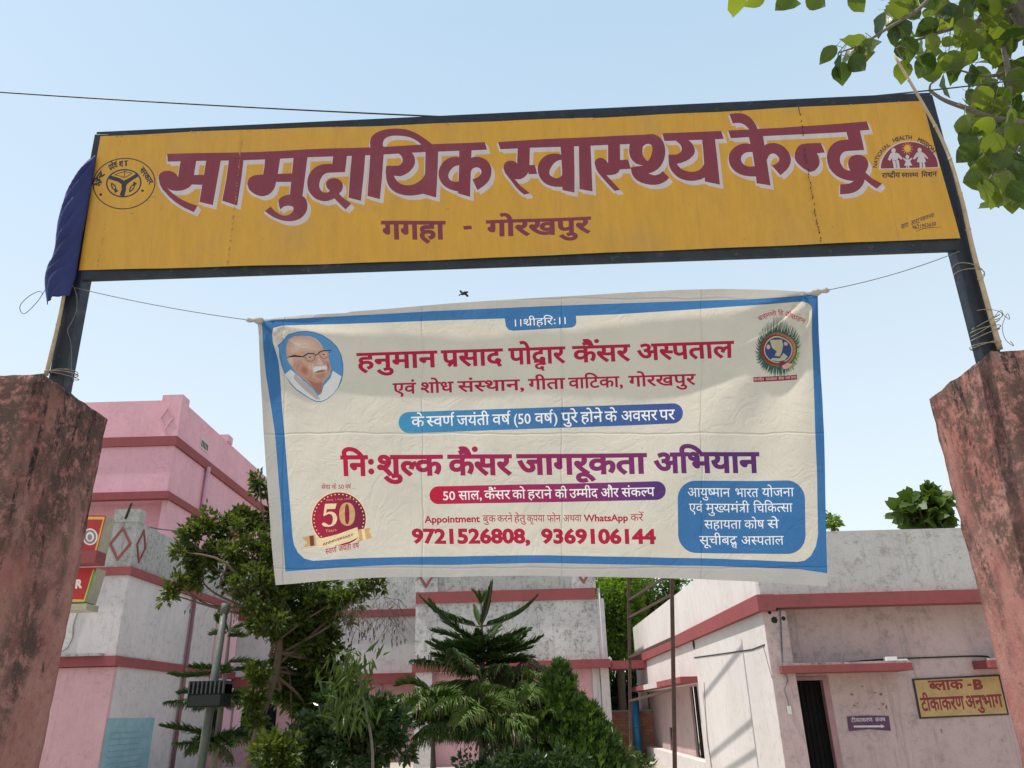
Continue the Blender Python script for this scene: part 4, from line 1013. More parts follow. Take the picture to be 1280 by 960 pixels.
q = MB(); q.tube([(XU+.12, 33.4, 12.2), (XU+.12, 33.4, 0)], .11, 8); q.build('drain_pipe', M_pk2, ub, True)
boxo('roof_slab', (XU-12, XU-.25, YU+.22, 48, 12.1, 12.3), M_conc, ub)
cord('slack_cable', sagline(onX(300, 640, XU+.15), onY(170, 655, 22), .5, 16), .02, M_cable, 'thin dark cable sagging from the pink building to the whitewashed block roof', 'cable')

# --- centre building: nearer right part and set-back left part
YM = 28.0
jx = onY(520, 749, YM)[0]; rx = onY(744, 744, YM)[0]
cb = thing('whitewashed_building', ((jx+rx)/2, YM+4, 0), 'peeling whitewashed building with red bands and pink ground floor, behind the araucaria tree', 'building')
wally(YM, jx, rx+.02, 3.2, 5.22, .25).build('upper_wall', M_ww, cb)
wally(YM-.002, jx, rx, 5.6, 7.1, .25).build('parapet', M_grime, cb)
q = MB(); q.box(jx-.001, rx+.001, YM-.08, YM+.2, 5.22, 5.6); q.build('red_band', M_band, cb)
q = MB(); q.box(jx-.05, rx+.35, YM-.22, YM+.3, 2.93, 3.2); q.build('red_band', M_band, cb)
q = MB()
for k in range(60):
    x = jx+.02+random.random()*2.9; h_ = random.uniform(.05, .34)*(1 if x < jx+1.7 else .5); w_ = random.uniform(.02, .07); q.box(x, x+w_, YM-.005, YM+.02, 3.2, 3.2+h_)
q.build('black_moss', paint_mat('black_moss', (.03, .032, .028), .4, .95), cb)['kind'] = 'stuff'
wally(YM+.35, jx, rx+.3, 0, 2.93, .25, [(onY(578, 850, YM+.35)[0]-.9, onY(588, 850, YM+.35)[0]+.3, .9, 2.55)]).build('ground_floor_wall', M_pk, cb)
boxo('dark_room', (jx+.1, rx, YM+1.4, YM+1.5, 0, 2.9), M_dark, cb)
q = MB(); q.box(jx+.06, jx+.62, YM-.1, YM+.34, 0, 2.93); q.build('white_column', M_pw, cb)
for px in (533, 729):
    c = onY(px, 720, YM); w = .27
    q = MB(); q.box(c[0]-.42, c[0]+.42, YM-.05, YM-.003, 5.602, 7.1); q.build('parapet_panel', M_ww, cb)
    diamond('lozenge', (c[0], YM-.051, 6.36), (1, 0, 0), .40, .62, .22, M_band, cb, (0, -.03, 0))
wallx(rx, YM+.25, 38, 0, 7.1, -.25).build('side_wall', M_pw, cb)
q = MB(); q.tube([(rx+.13, YM+.1, 0), (rx+.13, YM+.1, 5.6)], .06, 8); q.build('drain_pipe', M_pw, cb, True)
q = MB(); q.box(rx+.02, rx+.3, YM+.05, YM+.35, 0, 5.22); q.build('edge_pier', M_pw, cb)
boxo('roof_slab', (jx, rx-.26, YM+.26, 38, 5.3, 5.5), M_conc, cb)
YB = 31.5
sb = thing('setback_wing', ((XL+jx)/2, YB+3, 0), 'set-back whitewashed wing with pink ground floor, behind the leaning bushy tree', 'building')
x0_ = XL-.1; x1_ = jx+.2
wally(YB, x0_, x1_, 3.1, 5.2, .25).build('upper_wall', M_ww if False else M_pw, sb)
wally(YB-.002, x0_, x1_, 5.48, 6.9, .25).build('parapet', M_ww, sb)
q = MB(); q.box(x0_, x1_, YB-.09, YB+.2, 5.2, 5.48); q.build('red_band', M_band, sb)
q = MB(); q.box(x0_, x1_, YB-.28, YB+.3, 2.72, 3.1-.13); q.box(x0_, x1_, YB-.1, YB+.24, 2.97, 3.1); q.build('red_band', M_band, sb)
d0 = onY(405, 900, YB)[0]; d1 = onY(458, 900, YB)[0]
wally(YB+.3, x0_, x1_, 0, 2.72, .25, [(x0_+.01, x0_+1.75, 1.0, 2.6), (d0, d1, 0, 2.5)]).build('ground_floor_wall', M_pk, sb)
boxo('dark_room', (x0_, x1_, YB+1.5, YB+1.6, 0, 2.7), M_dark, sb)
q = MB(); q.tube(smoothp([(jx-1.75, YB+.2, 2.7), (jx-1.72, YB+.2, 2.0), (jx-1.45, YB+.2, 1.4), (jx-1.1, YB+.2, 1.15)]), .03, 6); q.build('white_pipe', M_pw, sb, True)
# link slab and brick wall between the centre and right buildings
ls = thing('link_canopy', (rx+1.2, YM+.6, 0), 'red painted concrete canopy joining the centre building to the right', 'canopy')
q = MB(); q.box(rx+.36, rx+2.6, YM-.1, YM+1.2, 2.88, 3.14); q.build('slab', M_band, ls)
q = MB(); q.box(rx+2.3, rx+2.5, YM+.2, YM+.4, 0, 2.88); q.build('post', M_pw, ls)
# low brick wall: individual bricks in courses
def brick_mat():
    m, t, out = newmat('exposed_brick'); b = NB(t)
    g = b.n('ShaderNodeObjectInfo'); col = b.mix(g.outputs['Random'], (.34, .13, .08), (.42, .22, .14))
    co = b.coord(); col = b.mix(b.ramp(b.noise(co, 9, 6, .7), .45, .7, 0, .5), col, (.3, .26, .2)); b.pbr(out, col, .9, b.bump(b.noise(co, 60, 4), .4, .01), spec=.15); return m
M_brick = brick_mat(); M_mort = wall_mat('grey_mortar', (.2, .15, .12), (.12, .11, .1), .5, 0, .5)
bx0, bx1 = rx+.35, rx+2.3; by = YM+1.6
bw = thing('brick_wall', ((bx0+bx1)/2, by+.12, 0), 'low wall of bare brick in the gap right of the whitewashed building', 'wall')
q = MB(); q.box(bx0, bx1, by+.012, by+.22, 0, 1.52); q.build('mortar', M_mort, bw)
me0 = None; cw, ch = .235, .095; r_ = 0
while r_*ch < 1.45:
    xx = bx0 - (cw/2 if r_ % 2 else 0)
    while xx < bx1-.02:
        a, c = max(xx, bx0), min(xx+cw-.014, bx1)
        if c-a > cw-.02 or True:
            if c-a > .2:
                if me0 is None:
                    q = MB(); q.box(0, cw-.014, -.006, .1, 0, ch-.014); o = q.build('brick', M_brick); o.parent = bw; me0 = o.data
                    o.location = Vector((a, by, r_*ch+.006))-bw.location
                else:
                    o = bpy.data.objects.new('brick', me0); COL.objects.link(o); o.parent = bw; o.location = Vector((a, by+random.uniform(-.004, .004), r_*ch+.006))-bw.location
        xx += cw
    r_ += 1
q = MB(); q.box(bx0-.02, bx1+.02, by-.03, by+.26, 1.52, 1.58); q.build('coping', M_conc, bw)
# blue drum/pipe stack beside the far corner of the right building
M_bp = paint_mat('bright_blue_plastic', (.02, .19, .42), .2, .4, (.2, .25, .28), .2, 4)
bp2 = onX(797, 880, 4.0); bpx = thing('blue_pipe', (bp2[0], bp2[1], 0), 'tall bright blue plastic pipe standing at the far corner of the right building', 'pipe')
q = MB(); q.tube([(0+bp2[0]-.1, bp2[1], 0), (bp2[0]-.1, bp2[1], 1.85)], .13, 12); q.build('pipe', M_bp, bpx, True)
q = MB(); q.tube([(bp2[0]-.1, bp2[1], 1.0), (bp2[0]-.1, bp2[1], 1.1)], .15, 12); q.build('coupling', M_bp, bpx, True)

# --- right building (block B)
XR, YR = 4.24, 14.0
rb = thing('clinic_annexe', (XR+4, YR+6, 0), 'single-storey pale pink annexe with brick-red roof band and sunlit side wall, at the right', 'building')
YF = 30.6
zt = 3.12
win = [(20.25, 20.75, 1.35, 2.12), (21.7, 22.7, .35, 2.12), (26.0, 26.6, .2, 1.05)]
wallx(XR, YR+.02, YF, 0, zt, .25, [(20.15, 30.0, .40, 2.159)]).build('side_wall', M_lit, rb)
wallx(XR+.32, 20.1, 30.1, .35, 2.3, .1, win).build('window_wall', M_rb, rb)
q = MB(); q.box(XR+.25, XR+.32, 20.0, 20.149, .35, 2.3); q.box(XR+.25, XR+.32, 20.0, 30.1, 2.16, 2.3); q.box(XR+.25, XR+.32, 20.0, 30.1, .3, .399); q.build('recess_lining', M_rb, rb)
for a in win:
    q = MB(); q.box(XR+.44, XR+.46, a[0]-.02, a[1]+.02, a[2]-.02, a[3]+.02); q.build('window', M_dark, rb)
    q = MB(); n = 4
    for k in range(n): y = a[0]+(a[1]-a[0])*(k+.5)/n; q.box(XR+.36, XR+.38, y-.012, y+.012, a[2], a[3])
    q.build('window_bars', M_grille, rb)['kind'] = 'stuff'
wallx(XR+.002, YR+.2, YF, 3.4, 4.46, .2).build('parapet', M_lit, rb)
q = MB(); q.box(XR-.10, XR+.2, YR-.119, YF, zt+.001, 3.399); q.box(XR+.2, 13, YR-.12, YR+.2, 3.17, 3.39); q.build('roof_band', M_band, rb)
wally(YR-.002, XR+.001, 13, 3.4, 4.5, .2).build('parapet', wall_mat('pale_parapet_wash', (.50, .475, .455), (.2, .18, .165), .8, .8, .6, peel=1.0, peel_col=(.30, .27, .24)), rb)
boxo('roof_slab', (XR+.21, 13, YR+.21, YF, 3.2, 3.35), M_conc, rb)
YW = YR+.42
q = MB(); q.box(XR+.004, XR+.40, YR-.001, YR+.019, 0, zt); q.box(XR+.251, XR+.40, YR+.019, YW, 0, zt); q.build('corner_pier', M_rb, rb)
q = MB(); q.box(XR+.01, 12.9, YR+.0, YR+.6, 3.18, 3.25); q.build('soffit', M_rb, rb)
dx0, dx1 = onY(993, 900, YW)[0], onY(1043, 900, YW)[0]-.05; dz = onY(1015, 848, YW)[2]
dx0 = max(dx0, XR+.42)
wally(YW, XR+.401, 13, 0, 3.199, .22, [(dx0, dx1, 0, dz)]).build('front_wall', M_rb, rb)
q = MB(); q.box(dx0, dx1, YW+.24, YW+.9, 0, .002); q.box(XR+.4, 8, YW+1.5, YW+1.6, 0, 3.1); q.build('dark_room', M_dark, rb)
dr = boxo('door', (dx0+.01, dx1-.04, YW+.15, YW+.18, .02, dz-.02), M_grille, rb)
q = MB()
for k in range(13):
    z = .1+k*(dz-.2)/12; q.box(dx0+.03, dx1-.06, YW+.135, YW+.149, z, z+.02)
for k in range(7):
    x = dx0+.04+k*(dx1-dx0-.12)/6; q.box(x, x+.018, YW+.12, YW+.134, .05, dz-.05)
q.build('door_grille', M_grille, dr)
q = MB(); q.box(dx1-.045, dx1+.06, YW-.02, YW+.12, 0, dz+.0); q.box(dx0-.02, dx1+.06, YW-.021, YW+.12, dz-.03, dz+.03); q.build('door_frame', paint_mat('dusty_pink_frame', (.36, .2, .2), .2, .7), rb)
def chajja(px0, px1, py, Yn, name='sunshade_slab'):
    a = onY(px0, py, Yn); c = onY(px1, py-4, Yn); z = a[2]
    q = MB(); q.box(a[0], c[0], Yn, YW-.001, z-.075, z+.055); o = q.build(name, M_band, rb); m = o.modifiers.new('b', 'BEVEL'); m.width = .008
    q = MB(); q.box(a[0]+.02, c[0]-.02, Yn+.03, YW-.002, z+.056, z+.085); q.build('mossy_topping', M_grime, o)
    return a, c, z
a_, c_, zc = chajja(977, 1141, 836, YR-.12)
chajja(1237, 1330, 829, YR-.12)
q = MB(); w_ = onY(1113, 825, YR-.1); q.box(w_[0]-.06, w_[0]+.12, w_[1], w_[1]+.12, zc+.086, zc+.15); q.box(w_[0], w_[0]+.3, w_[1]+.02, w_[1]+.1, zc+.084, zc+.11)
tag(q.build('broken_plaster', paint_mat('white_plaster_chip', (.75, .72, .68), .1, .8), None), 'white lump of broken plaster lying on the red slab over the annexe door', 'rubble')
# side sunshade over the windows
q = MB(); q.box(XR-.42, XR-.001, 20.0, 30.0, 2.16, 2.30); q.build('sunshade_slab', M_band, rb)
q = MB(); q.box(XR-.425, XR-.35, 23.6, 26.2, 2.155, 2.302); q.build('patched_edge', M_pw, rb)
# panel groove, vent hole, pipe stubs, holes
q = MB()
g = [onX(x, y, XR-.003) for x, y in ((868, 822), (905, 817), (940, 812), (956, 806))]
q.tube(g, .014, 5); q.build('surface_wire', M_cable, rb)
q = MB(); c = onX(867, 805, XR-.004); q.tube([c, c+np.array([.012, 0, 0])], [.13, .13], 12); o = q.build('vent_hole', M_dark, rb)
q = MB(); c = onX(867, 805, XR-.004); 
q = MB(); q.tube([onX(880, 853, XR-.01), onX(884, 925, XR-.01), onX(890, 960, XR-.01)], .006, 4); q.build('panel_joint', M_pipe, rb)
q = MB(); q.tube([onX(954, 808, XR-.008), onX(965, 848, XR-.008)], .005, 4); q.build('panel_joint', M_pipe, rb)
for (x, y, r) in ((962, 765.5, .035), (968, 775, .06), (979.5, 773, .04)):
    c = onY(x, y, YR-.002); q = MB(); q.tube([c, c+np.array([0, .006, 0])], [r, r*.8], 7); q.build('wall_hole', M_dark, rb)
def wpt(x, y, Y=YR-.012): return onY(x, y, Y)
M_bw = paint_mat('faded_blue_wire', (.07, .12, .16), .2, .6)
q = MB(); q.tube(smoothp([wpt(974, 745), wpt(975, 760), wpt(976.5, 790), wpt(978, 828)]), .012, 5); q.build('wall_wire', M_bw, rb)
q = MB(); q.tube(smoothp([wpt(981, 842), wpt(985, 850), wpt(981, 862), wpt(985, 876), wpt(986, 884)]), .008, 5); q.build('wall_wire', M_cord, rb)
c = wpt(986.5, 888); q = MB(); q.box(c[0]-.03, c[0]+.03, c[1]-.03, c[1], c[2]-.06, c[2]+.07); q.build('switch', paint_mat('ivory_plastic', (.6, .57, .5), .1, .4), rb)
q = MB(); q.tube(smoothp([onY(990, 832, YW-.02), onY(1030, 830, YW-.02), onY(1100, 824.5, YW-.02), onY(1160, 822, YW-.02), onY(1228, 820, YW-.02), onY(1237, 824, YW-.02)]), .012, 5); q.build('wall_wire', M_cable, rb)

# --- wall signs on the annexe
def quad_sign(name, quad, Y, label, base, layers, th=.02):
    a = Art(); layers(a)
    V, F_, mi = a.mesh(quad, 0, 20); vv, ff, u = compact(V, F_)
    P = [onY(x, y, Y) for x, y in vv]; c = onY(*quad[0], Y)
    t = thing(name, (c[0], Y, c[2]), label, 'sign')
    o = mk('sign_face', P, ff, base, t, mi)
    q = MB(); f0 = [onY(x, y, Y+.002) for x, y in quad]; f1 = [p*1.0 for p in f0]
    for p in f1: p[1] = Y+th
    q.add(f0+f1, [(4, 5, 6, 7), (0, 1, 5, 4), (1, 2, 6, 5), (2, 3, 7, 6), (3, 0, 4, 7)]); q.build('sign_board', base[1] if len(base) > 1 else base[0], t)
    return t
YMAT = [paint_mat('ochre_sign_paint', (.50, .33, .13), .35, .6, (.4, .22, .08), .3, 3), paint_mat('black_border_paint', (.02, .015, .02)), paint_mat('dark_red_sign_paint', (.22, .02, .03), .2)]
bq = [(1140.5,848.5),(1249.5,843),(1261.5,893.5),(1150,898.5)]
def bl(a):
    a.poly(bq, 1); a.poly([(1143,850.5),(1248,845.3),(1259,891.7),(1151.7,896.3)], 0)
    a.text('ब~लाक', (1162.5,863), (1204.5,861), 11.5, 2, .035, (-.2, -1)); a.poly([(1209,855),(1214,854.7),(1214.5,857.2),(1209.5,857.5)], 2)
    a.text('B', (1217,861.5), (1228.5,861), 11.5, 2, .06, (-.15, -1), .69)
    a.text('टीकाकरण', (1153,888.5), (1206.5,886), 15.5, 2, .03, (-.2, -1)); a.text('अनुभाग', (1208.5,885.5), (1254,883), 15, 2, .03, (-.22, -1))
quad_sign('wall_sign', bq, YW-.022, 'ochre wall sign with black border and red lettering, on the pink annexe wall', YMAT, bl)
pq = [(1059,895.5),(1085,894.3),(1111,895),(1113.5,913.5),(1086,911.5),(1061,914)]
PMAT = [paint_mat('purple_sticker', (.10, .035, .09), .3, .5), paint_mat('purple_edge', (.07, .03, .07)), paint_mat('white_vinyl', (.62, .55, .58))]
def pl_(a):
    a.text('टीकाकरण', (1064.5,902.8), (1091,902), 4.6, 2, .005, (-.2, -1)); a.text('कक~ष', (1094.5,902), (1107,901.6), 4.6, 2, .005, (-.2, -1))
    a.poly([(1067,907),(1101,906.7),(1101,905.3),(1106,908),(1101.5,910.2),(1101.3,909.1),(1067.4,909.3)], 2)
quad_sign('direction_sign', pq, YW-.012, 'small purple direction sign with a white arrow beside the annexe door', PMAT, pl_, .009)
# flaked patches over the small sign
q = MB()
for x, y, w_, h_ in ((1065,868,4,2),(1078,858,2,1.4),(1094,866,4,1.4),(1101,868,3,2.4),(1068,882,4,1.6),(1072,879,2,1.2),(1104,880,3,3),(1108,884,2,4),(1099,886,2,1.5),(1177,914,1.2,4)):
    n = 7; c = onY(x, y, YW-.006); P = []
    for k in range(n): a = 2*math.pi*k/n; r = random.uniform(.6, 1.2); P.append(c+np.array([math.cos(a)*w_*r*.0085, 0, math.sin(a)*h_*r*.0085]))
    q.add([*P, *[p+np.array([0, .004, 0]) for p in P]], [tuple(range(n))[::-1]]+[(i, (i+1) % n, (i+1) % n+n, i+n) for i in range(n)])
q.build('flaked_patch', paint_mat('bare_plaster', (.24, .15, .09), .3, .9), rb)['kind'] = 'stuff'

# --- rusty pole frame before the sunlit wall
M_rust = paint_mat('rusty_steel', (.085, .045, .035), .5, .8, (.16, .07, .04), .6, 12, .4)
pf = thing('pole_frame', (2.9, 15.4, 0), 'tall rusty steel frame of two poles with cross rails, standing before the sunlit wall', 'frame')
n0, n1 = onY(843.5, 958, 15.4), onY(840, 743, 15.4); f0, f1 = onY(789, 955, 19.3), onY(786.3, 771, 19.3)
dn, df = (n1-n0)/(n1[2]-n0[2]), (f1-f0)/(f1[2]-f0[2])
def pn(z): return n0+dn*(z-n0[2])
def pf_(z): return f0+df*(z-f0[2])
for fn_ in (pn, pf_):
    q = MB(); q.bar(fn_(0), fn_(5.2), .07, .07, (0, 1, 0)); q.build('pole', M_rust, pf)
for (x0, y0, x1, y1) in ((840, 743, 786.3, 771.7), (840, 798, 786.7, 821.7), (841.5, 861.7, 787.3, 876)):
    q = MB(); q.bar(onY(x0, y0, 15.38), onY(x1, y1, 19.3), .045, .045); q.build('rail', M_rust, pf)
for z in (5.15, 4.05):
    q = MB(); q.bar(pn(z), pf_(z), .045, .045); q.build('rail', M_rust, pf)

# --- red hoarding at the left
YH = 9.0
RMAT = [paint_mat('red_flex_print', (.42, .02, .02), .25, .5), paint_mat('cream_box_side', (.42, .38, .28), .3, .7, (.2, .16, .1), .4), paint_mat('yellow_print', (.65, .42, .05)), paint_mat('green_print', (.08, .25, .08)), paint_mat('white_print', (.75, .72, .68)), paint_mat('grey_seal_print', (.25, .2, .18))]
hb = thing('red_hoarding', onY(100, 700, YH), 'red lightbox hoarding with yellow edging, partly hidden behind the left pillar', 'hoarding')
def hbox(quad, lay, name):
    a = Art(); lay(a); V, F_, mi = a.mesh(quad, 0, 12); vv, ff, u = compact(V, F_)
    o = mk(name, [onY(x, y, YH) for x, y in vv], ff, RMAT, hb, mi)
    f0_ = [onY(x, y, YH+.001) for x, y in quad]; f1_ = [p.copy()+np.array([0, .22, 0]) for p in f0_]
    q = MB(); q.add(f0_+f1_, [(4,5,6,7),(0,1,5,4),(1,2,6,5),(2,3,7,6),(3,0,4,7)]); q.build('box_side', RMAT[1], o)
def h1(a):
    a.poly([(60,646),(131,646.5),(116,706),(60,706)], 3); a.poly([(60,645.5),(131,646),(116,706),(60,706)], 2); a.poly([(60,649),(128.6,649.3),(113.8,706),(60,706)], 0)
    a.ell((112.5, 671), 9.5, 10.5, 4, 22); a.ell((112.5, 671), 7.8, 8.8, 5, 22); a.ell((112.5, 671), 5, 6, 4, 18); a.ell((112.2, 671.5), 3, 4, 5, 14)
def h2(a):
    a.poly([(60,700),(120,714),(107,756),(60,756)], 3); a.poly([(60,700),(117.5,712),(105.5,752),(60,753)], 2); a.poly([(60,700),(116.6,711),(104.6,749.5),(60,748)], 0)
    a.text('R', (93.5,735), (101.5,734.6), 10, 4, .05, (.12, -1), .69)
hbox([(60,643),(133,644.5),(118,703),(60,703)], h1, 'upper_panel'); hbox([(60,709),(121,710),(107.5,753),(60,753)], h2, 'lower_panel')
q = MB(); a = onY(60, 757, YH); c = onY(108, 756, YH); q.box(a[0], c[0]+.02, YH-.03, YH+.24, a[2]-.06, a[2]+.01); q.build('bottom_tray', RMAT[1], hb)
q = MB(); a = onY(60, 692, YH-.2); c = onY(126.5, 698, YH-.2); q.box(a[0], c[0], YH-.32, YH-.1, c[2]-.07, c[2]+.07); q.build('cross_beam', M_band, hb)
q = MB(); c = onY(75, 700, YH+.3); q.box(c[0]-.05, c[0]+.05, YH+.25, YH+.35, 0, c[2]+.6); q.build('post', M_rust, hb)

# --- lamp pole with floodlight
M_galv = paint_mat('galvanised_steel', (.085, .10, .08), .3, .6, (.16, .13, .1), .4, 8, .1, .0)
YP = 9.5
lp = thing('light_pole', (onY(251, 960, YP)[0], YP, 0), 'leaning galvanised pole with a box floodlight, left of the leaning bushy tree', 'light pole')
a, c = onY(251, 960, YP), onY(281, 762, YP); d = (c-a)/(c[2]-a[2]); b0 = a-d*a[2]
q = MB(); q.tube([b0, b0+d*1.6, c], [.055, .05, .042], 10); q.build('pole', M_galv, lp, True)
q = MB(); q.tube([c-d*.05, c+d*.07], .052, 8); q.build('pole_cap', M_galv, lp, True)
fc = onY(261, 865, YP-.22); M_fl = paint_mat('dark_grey_cast_metal', (.012, .015, .015), .3, .8, None, 0, 6, .1, 0, .15)
q = MB(); q.box(fc[0]-.20, fc[0]+.21, fc[1]-.10, fc[1]+.16, fc[2]-.16, fc[2]+.09); fl = q.build('floodlight', M_fl, lp)
mm = fl.modifiers.new('b', 'BEVEL'); mm.width = .012
M_fin = paint_mat('grey_cast_fins', (.05, .056, .054), .3, .6)
for k in range(9):
    q = MB(); x = fc[0]-.19+k*.048; q.box(x, x+.016, fc[1]-.125, fc[1]+.15, fc[2]-.02, fc[2]+.115); q.build('cooling_fin', M_fin, fl)
q = MB(); q.box(fc[0]-.17, fc[0]+.18, fc[1]-.112, fc[1]-.1, fc[2]-.145, fc[2]-.03); q.build('lens', paint_mat('dark_glass', (.01, .014, .014), .2, .3, None, 0, 6, .1, 0, .3), fl)
q = MB(); q.bar((fc[0]+.0, fc[1]+.16, fc[2]), (fc[0]+.02, YP, fc[2]), .05, .05); q.build('bracket', M_fl, lp)

# ------------------------------------------------------------------ vegetation
def leaf_template(kind):
    if kind == 'broad': v = [(0,0,0),(.20,-.36,.04),(.62,-.40,.03),(1,0,-.10),(.62,.40,.03),(.20,.36,.04),(.5,0,-.02)]; f = [(0,1,6),(1,2,6),(2,3,6),(3,4,6),(4,5,6),(5,0,6)]
    elif kind == 'oval': v = [(0,0,0),(.45,-.26,.05),(1,0,-.06),(.45,.26,.05)]; f = [(0,1,2),(0,2,3)]
    elif kind == 'lance': v = [(0,0,0),(.35,-.11,.02),(1,0,-.15),(.35,.11,.02)]; f = [(0,1,2),(0,2,3)]
    elif kind == 'spray': v = [(0,0,0),(.4,-.12,.0),(.75,-.28,.0),(.62,-.05,.0),(1,0,0),(.62,.05,0),(.75,.28,0),(.4,.12,0)]; f = [(0,1,3),(1,2,3),(0,3,5),(3,4,5),(0,5,7),(5,6,7)]
    return np.array(v, float), f
def frames(n, dirs, flat):
    """orthonormal frames along dirs, leaf normal biased upward by flat"""
    d = dirs/np.linalg.norm(dirs, axis=1, keepdims=True)
    up = rng.normal(size=(n, 3))*(1-flat)+np.array([0, 0, 1.])*flat
    s = np.cross(up, d); s /= np.linalg.norm(s, axis=1, keepdims=True)+1e-9
    return d, s, np.cross(d, s)
def scatter(name, pts, dirs, size, kind, m, parent, flat=.6, jitter=.3):
    T, f = leaf_template(kind); n = len(pts); pts = np.asarray(pts, float)
    d, s, u = frames(n, np.asarray(dirs, float), flat)
    sz = size*(1+jitter*rng.uniform(-1, 1, n))
    P = pts[:, None]+sz[:, None, None]*(T[None, :, 0, None]*d[:, None]+T[None, :, 1, None]*s[:, None]+T[None, :, 2, None]*u[:, None])
    off = np.array(wloc(parent)) if parent else 0
    P = (P-off).reshape(-1, 3); k = len(T); fa = np.array(f)
    F = (fa[None]+(np.arange(n)*k)[:, None, None]).reshape(-1, 3)
    me = bpy.data.meshes.new(name); me.vertices.add(len(P)); me.vertices.foreach_set('co', P.astype(np.float32).ravel())
    me.loops.add(F.size); me.loops.foreach_set('vertex_index', F.astype(np.int32).ravel())
    me.polygons.add(len(F)); me.polygons.foreach_set('loop_start', np.arange(0, F.size, 3, dtype=np.int32))
    me.materials.append(m); me.update(calc_edges=True); me.validate()
    o = bpy.data.objects.new(name, me); COL.objects.link(o); o.parent = parent; o['kind'] = 'stuff'; return o
def blob(c, r, n, shell=.55, sq=(1, 1, 1)):
    v = rng.normal(size=(n, 3)); v /= np.linalg.norm(v, axis=1, keepdims=True)
    rr = (shell+(1-shell)*rng.random(n))**1 * r * rng.uniform(.5, 1.08, n)
    return np.array(c)+v*rr[:, None]*np.array(sq), v
def clumpy(c, r, n, nsub, sub, sq=(1, 1, 1)):
    """leaves gathered in twig-end clumps inside a ball, so gaps show"""
    cs, vs = blob(c, r, nsub, .35, sq); P = []; D = []
    for c2, v2 in zip(cs, vs):
        p, v = blob(c2, sub*rng.uniform(.6, 1.2), max(3, int(n/nsub)), .2)
        P.append(p); D.append(v*.8+v2*.5+rng.normal(size=v.shape)*.3)
    return np.vstack(P), np.vstack(D), cs
L_G2 = leaf_mat('broad_dark_leaf', (.05, .09, .02), (.08, .13, .025), .4)
M_bark = wall_mat('brown_bark', (.16, .11, .075), (.05, .04, .03), .6, .3, .6, bumps=.8)
M_bark2 = wall_mat('grey_bark', (.17, .15, .12), (.06, .05, .04), .6, .3, .6, bumps=.8)
M_twig = paint_mat('dry_twig', (.085, .065, .045), .3, .9)
L_A = leaf_mat('bushy_leaf', (.09, .12, .022), (.035, .062, .014), .38, spec=.3)
L_B = leaf_mat('glossy_dark_leaf', (.03, .06, .02), (.045, .08, .025), .25, rough=.28, spec=.6)
L_M = leaf_mat('mango_leaf', (.07, .11, .022), (.04, .065, .015), .35, rough=.4)
L_T = leaf_mat('thuja_spray', (.03, .066, .016), (.075, .13, .028), .32)
L_N = leaf_mat('araucaria_needle', (.032, .064, .014), (.055, .09, .016), .2, rough=.55, spec=.2)
L_NL = leaf_mat('araucaria_needle_light', (.07, .12, .018), (.11, .15, .026), .25, rough=.55, spec=.2)
L_ND = leaf_mat('dead_needle', (.16, .12, .07), (.10, .075, .045), .15, (1.2, 1, .7))
L_G = leaf_mat('big_round_leaf', (.075, .125, .018), (.10, .155, .022), .55, (1.9, 1.75, .4), rough=.4)
L_F = leaf_mat('feathery_leaf', (.15, .24, .035), (.08, .16, .025), .5)
L_D = leaf_mat('far_dark_leaf', (.035, .07, .02), (.05, .09, .025), .35)

# --- leaning bushy tree at left
YA = 10.0
tA = thing('bushy_tree', (onY(312, 960, YA)[0], YA, 0), 'leaning bushy tree with small leaves and a pale trunk, left of the banner foot', 'tree')
def A3(x, y, dy=0.): return onY(x, y, YA+dy)
q = MB()
a, c = A3(312, 958), A3(340, 850); d = (c-a)/(c[2]-a[2]); base = a-d*a[2]*.9; base[2] = 0
trunk = smoothp([base, a, A3(326, 900), A3(343, 845), A3(350, 805), A3(346, 765), A3(338, 735)]); q.tube(trunk, [.062*(1-.5*i/len(trunk)) for i in range(len(trunk))], 8); tk = q.build('trunk', M_bark, tA, True)
bl_ = [(255,662,24,.0),(300,655,30,.1),(335,640,32,.2),(240,668,14,-.1),(228,690,12,-.2),(262,690,24,0),(300,690,36,-.1),(345,690,38,.1),(212,742,9,-.3),(222,728,9,-.3),(250,722,20,-.1),(285,728,30,.1),(325,735,38,-.2),(370,735,38,0),(340,775,36,-.2),(375,780,36,.1),(410,765,34,.2),(425,748,24,.1),(450,738,17,.2),(474,730,11,.2),(382,820,30,.25),(405,815,26,.3),(400,790,30,.3),(368,862,24,.35),(318,872,13,-.2),(318,903,12,-.2),(326,846,13,-.2),(360,790,26,.1),(352,830,16,.25),(385,865,26,.35),(365,925,20,.3),(322,838,10,.1),(372,790,26,.3),(352,752,30,.3),(395,745,28,.3),(358,800,20,.35),(390,842,24,.4),(410,850,20,.4),(318,700,22,.3),(280,655,20,.1),(240,705,14,-.1),(390,895,18,.3),(330,610,14,.2),(322,600,8,.1)]
P = []; D = []; tips = []
for x, y, r, dy in bl_:
    c = A3(x, y, dy*1.6); rr = r/F0*YA*1.12
    p, dd, cs = clumpy(c, rr, int(72*r*r/100)+90, int(3+r/2.4), .10, (1, 1, 1)); P.append(p); D.append(dd); tips.append((c, rr, cs))
P = np.vstack(P); D = np.vstack(D)
scatter('foliage', P, D, .078, 'oval', L_A, tA, .4)
q = MB(); q2 = MB()
hub = [A3(326, 760), A3(344, 800), A3(340, 840)]
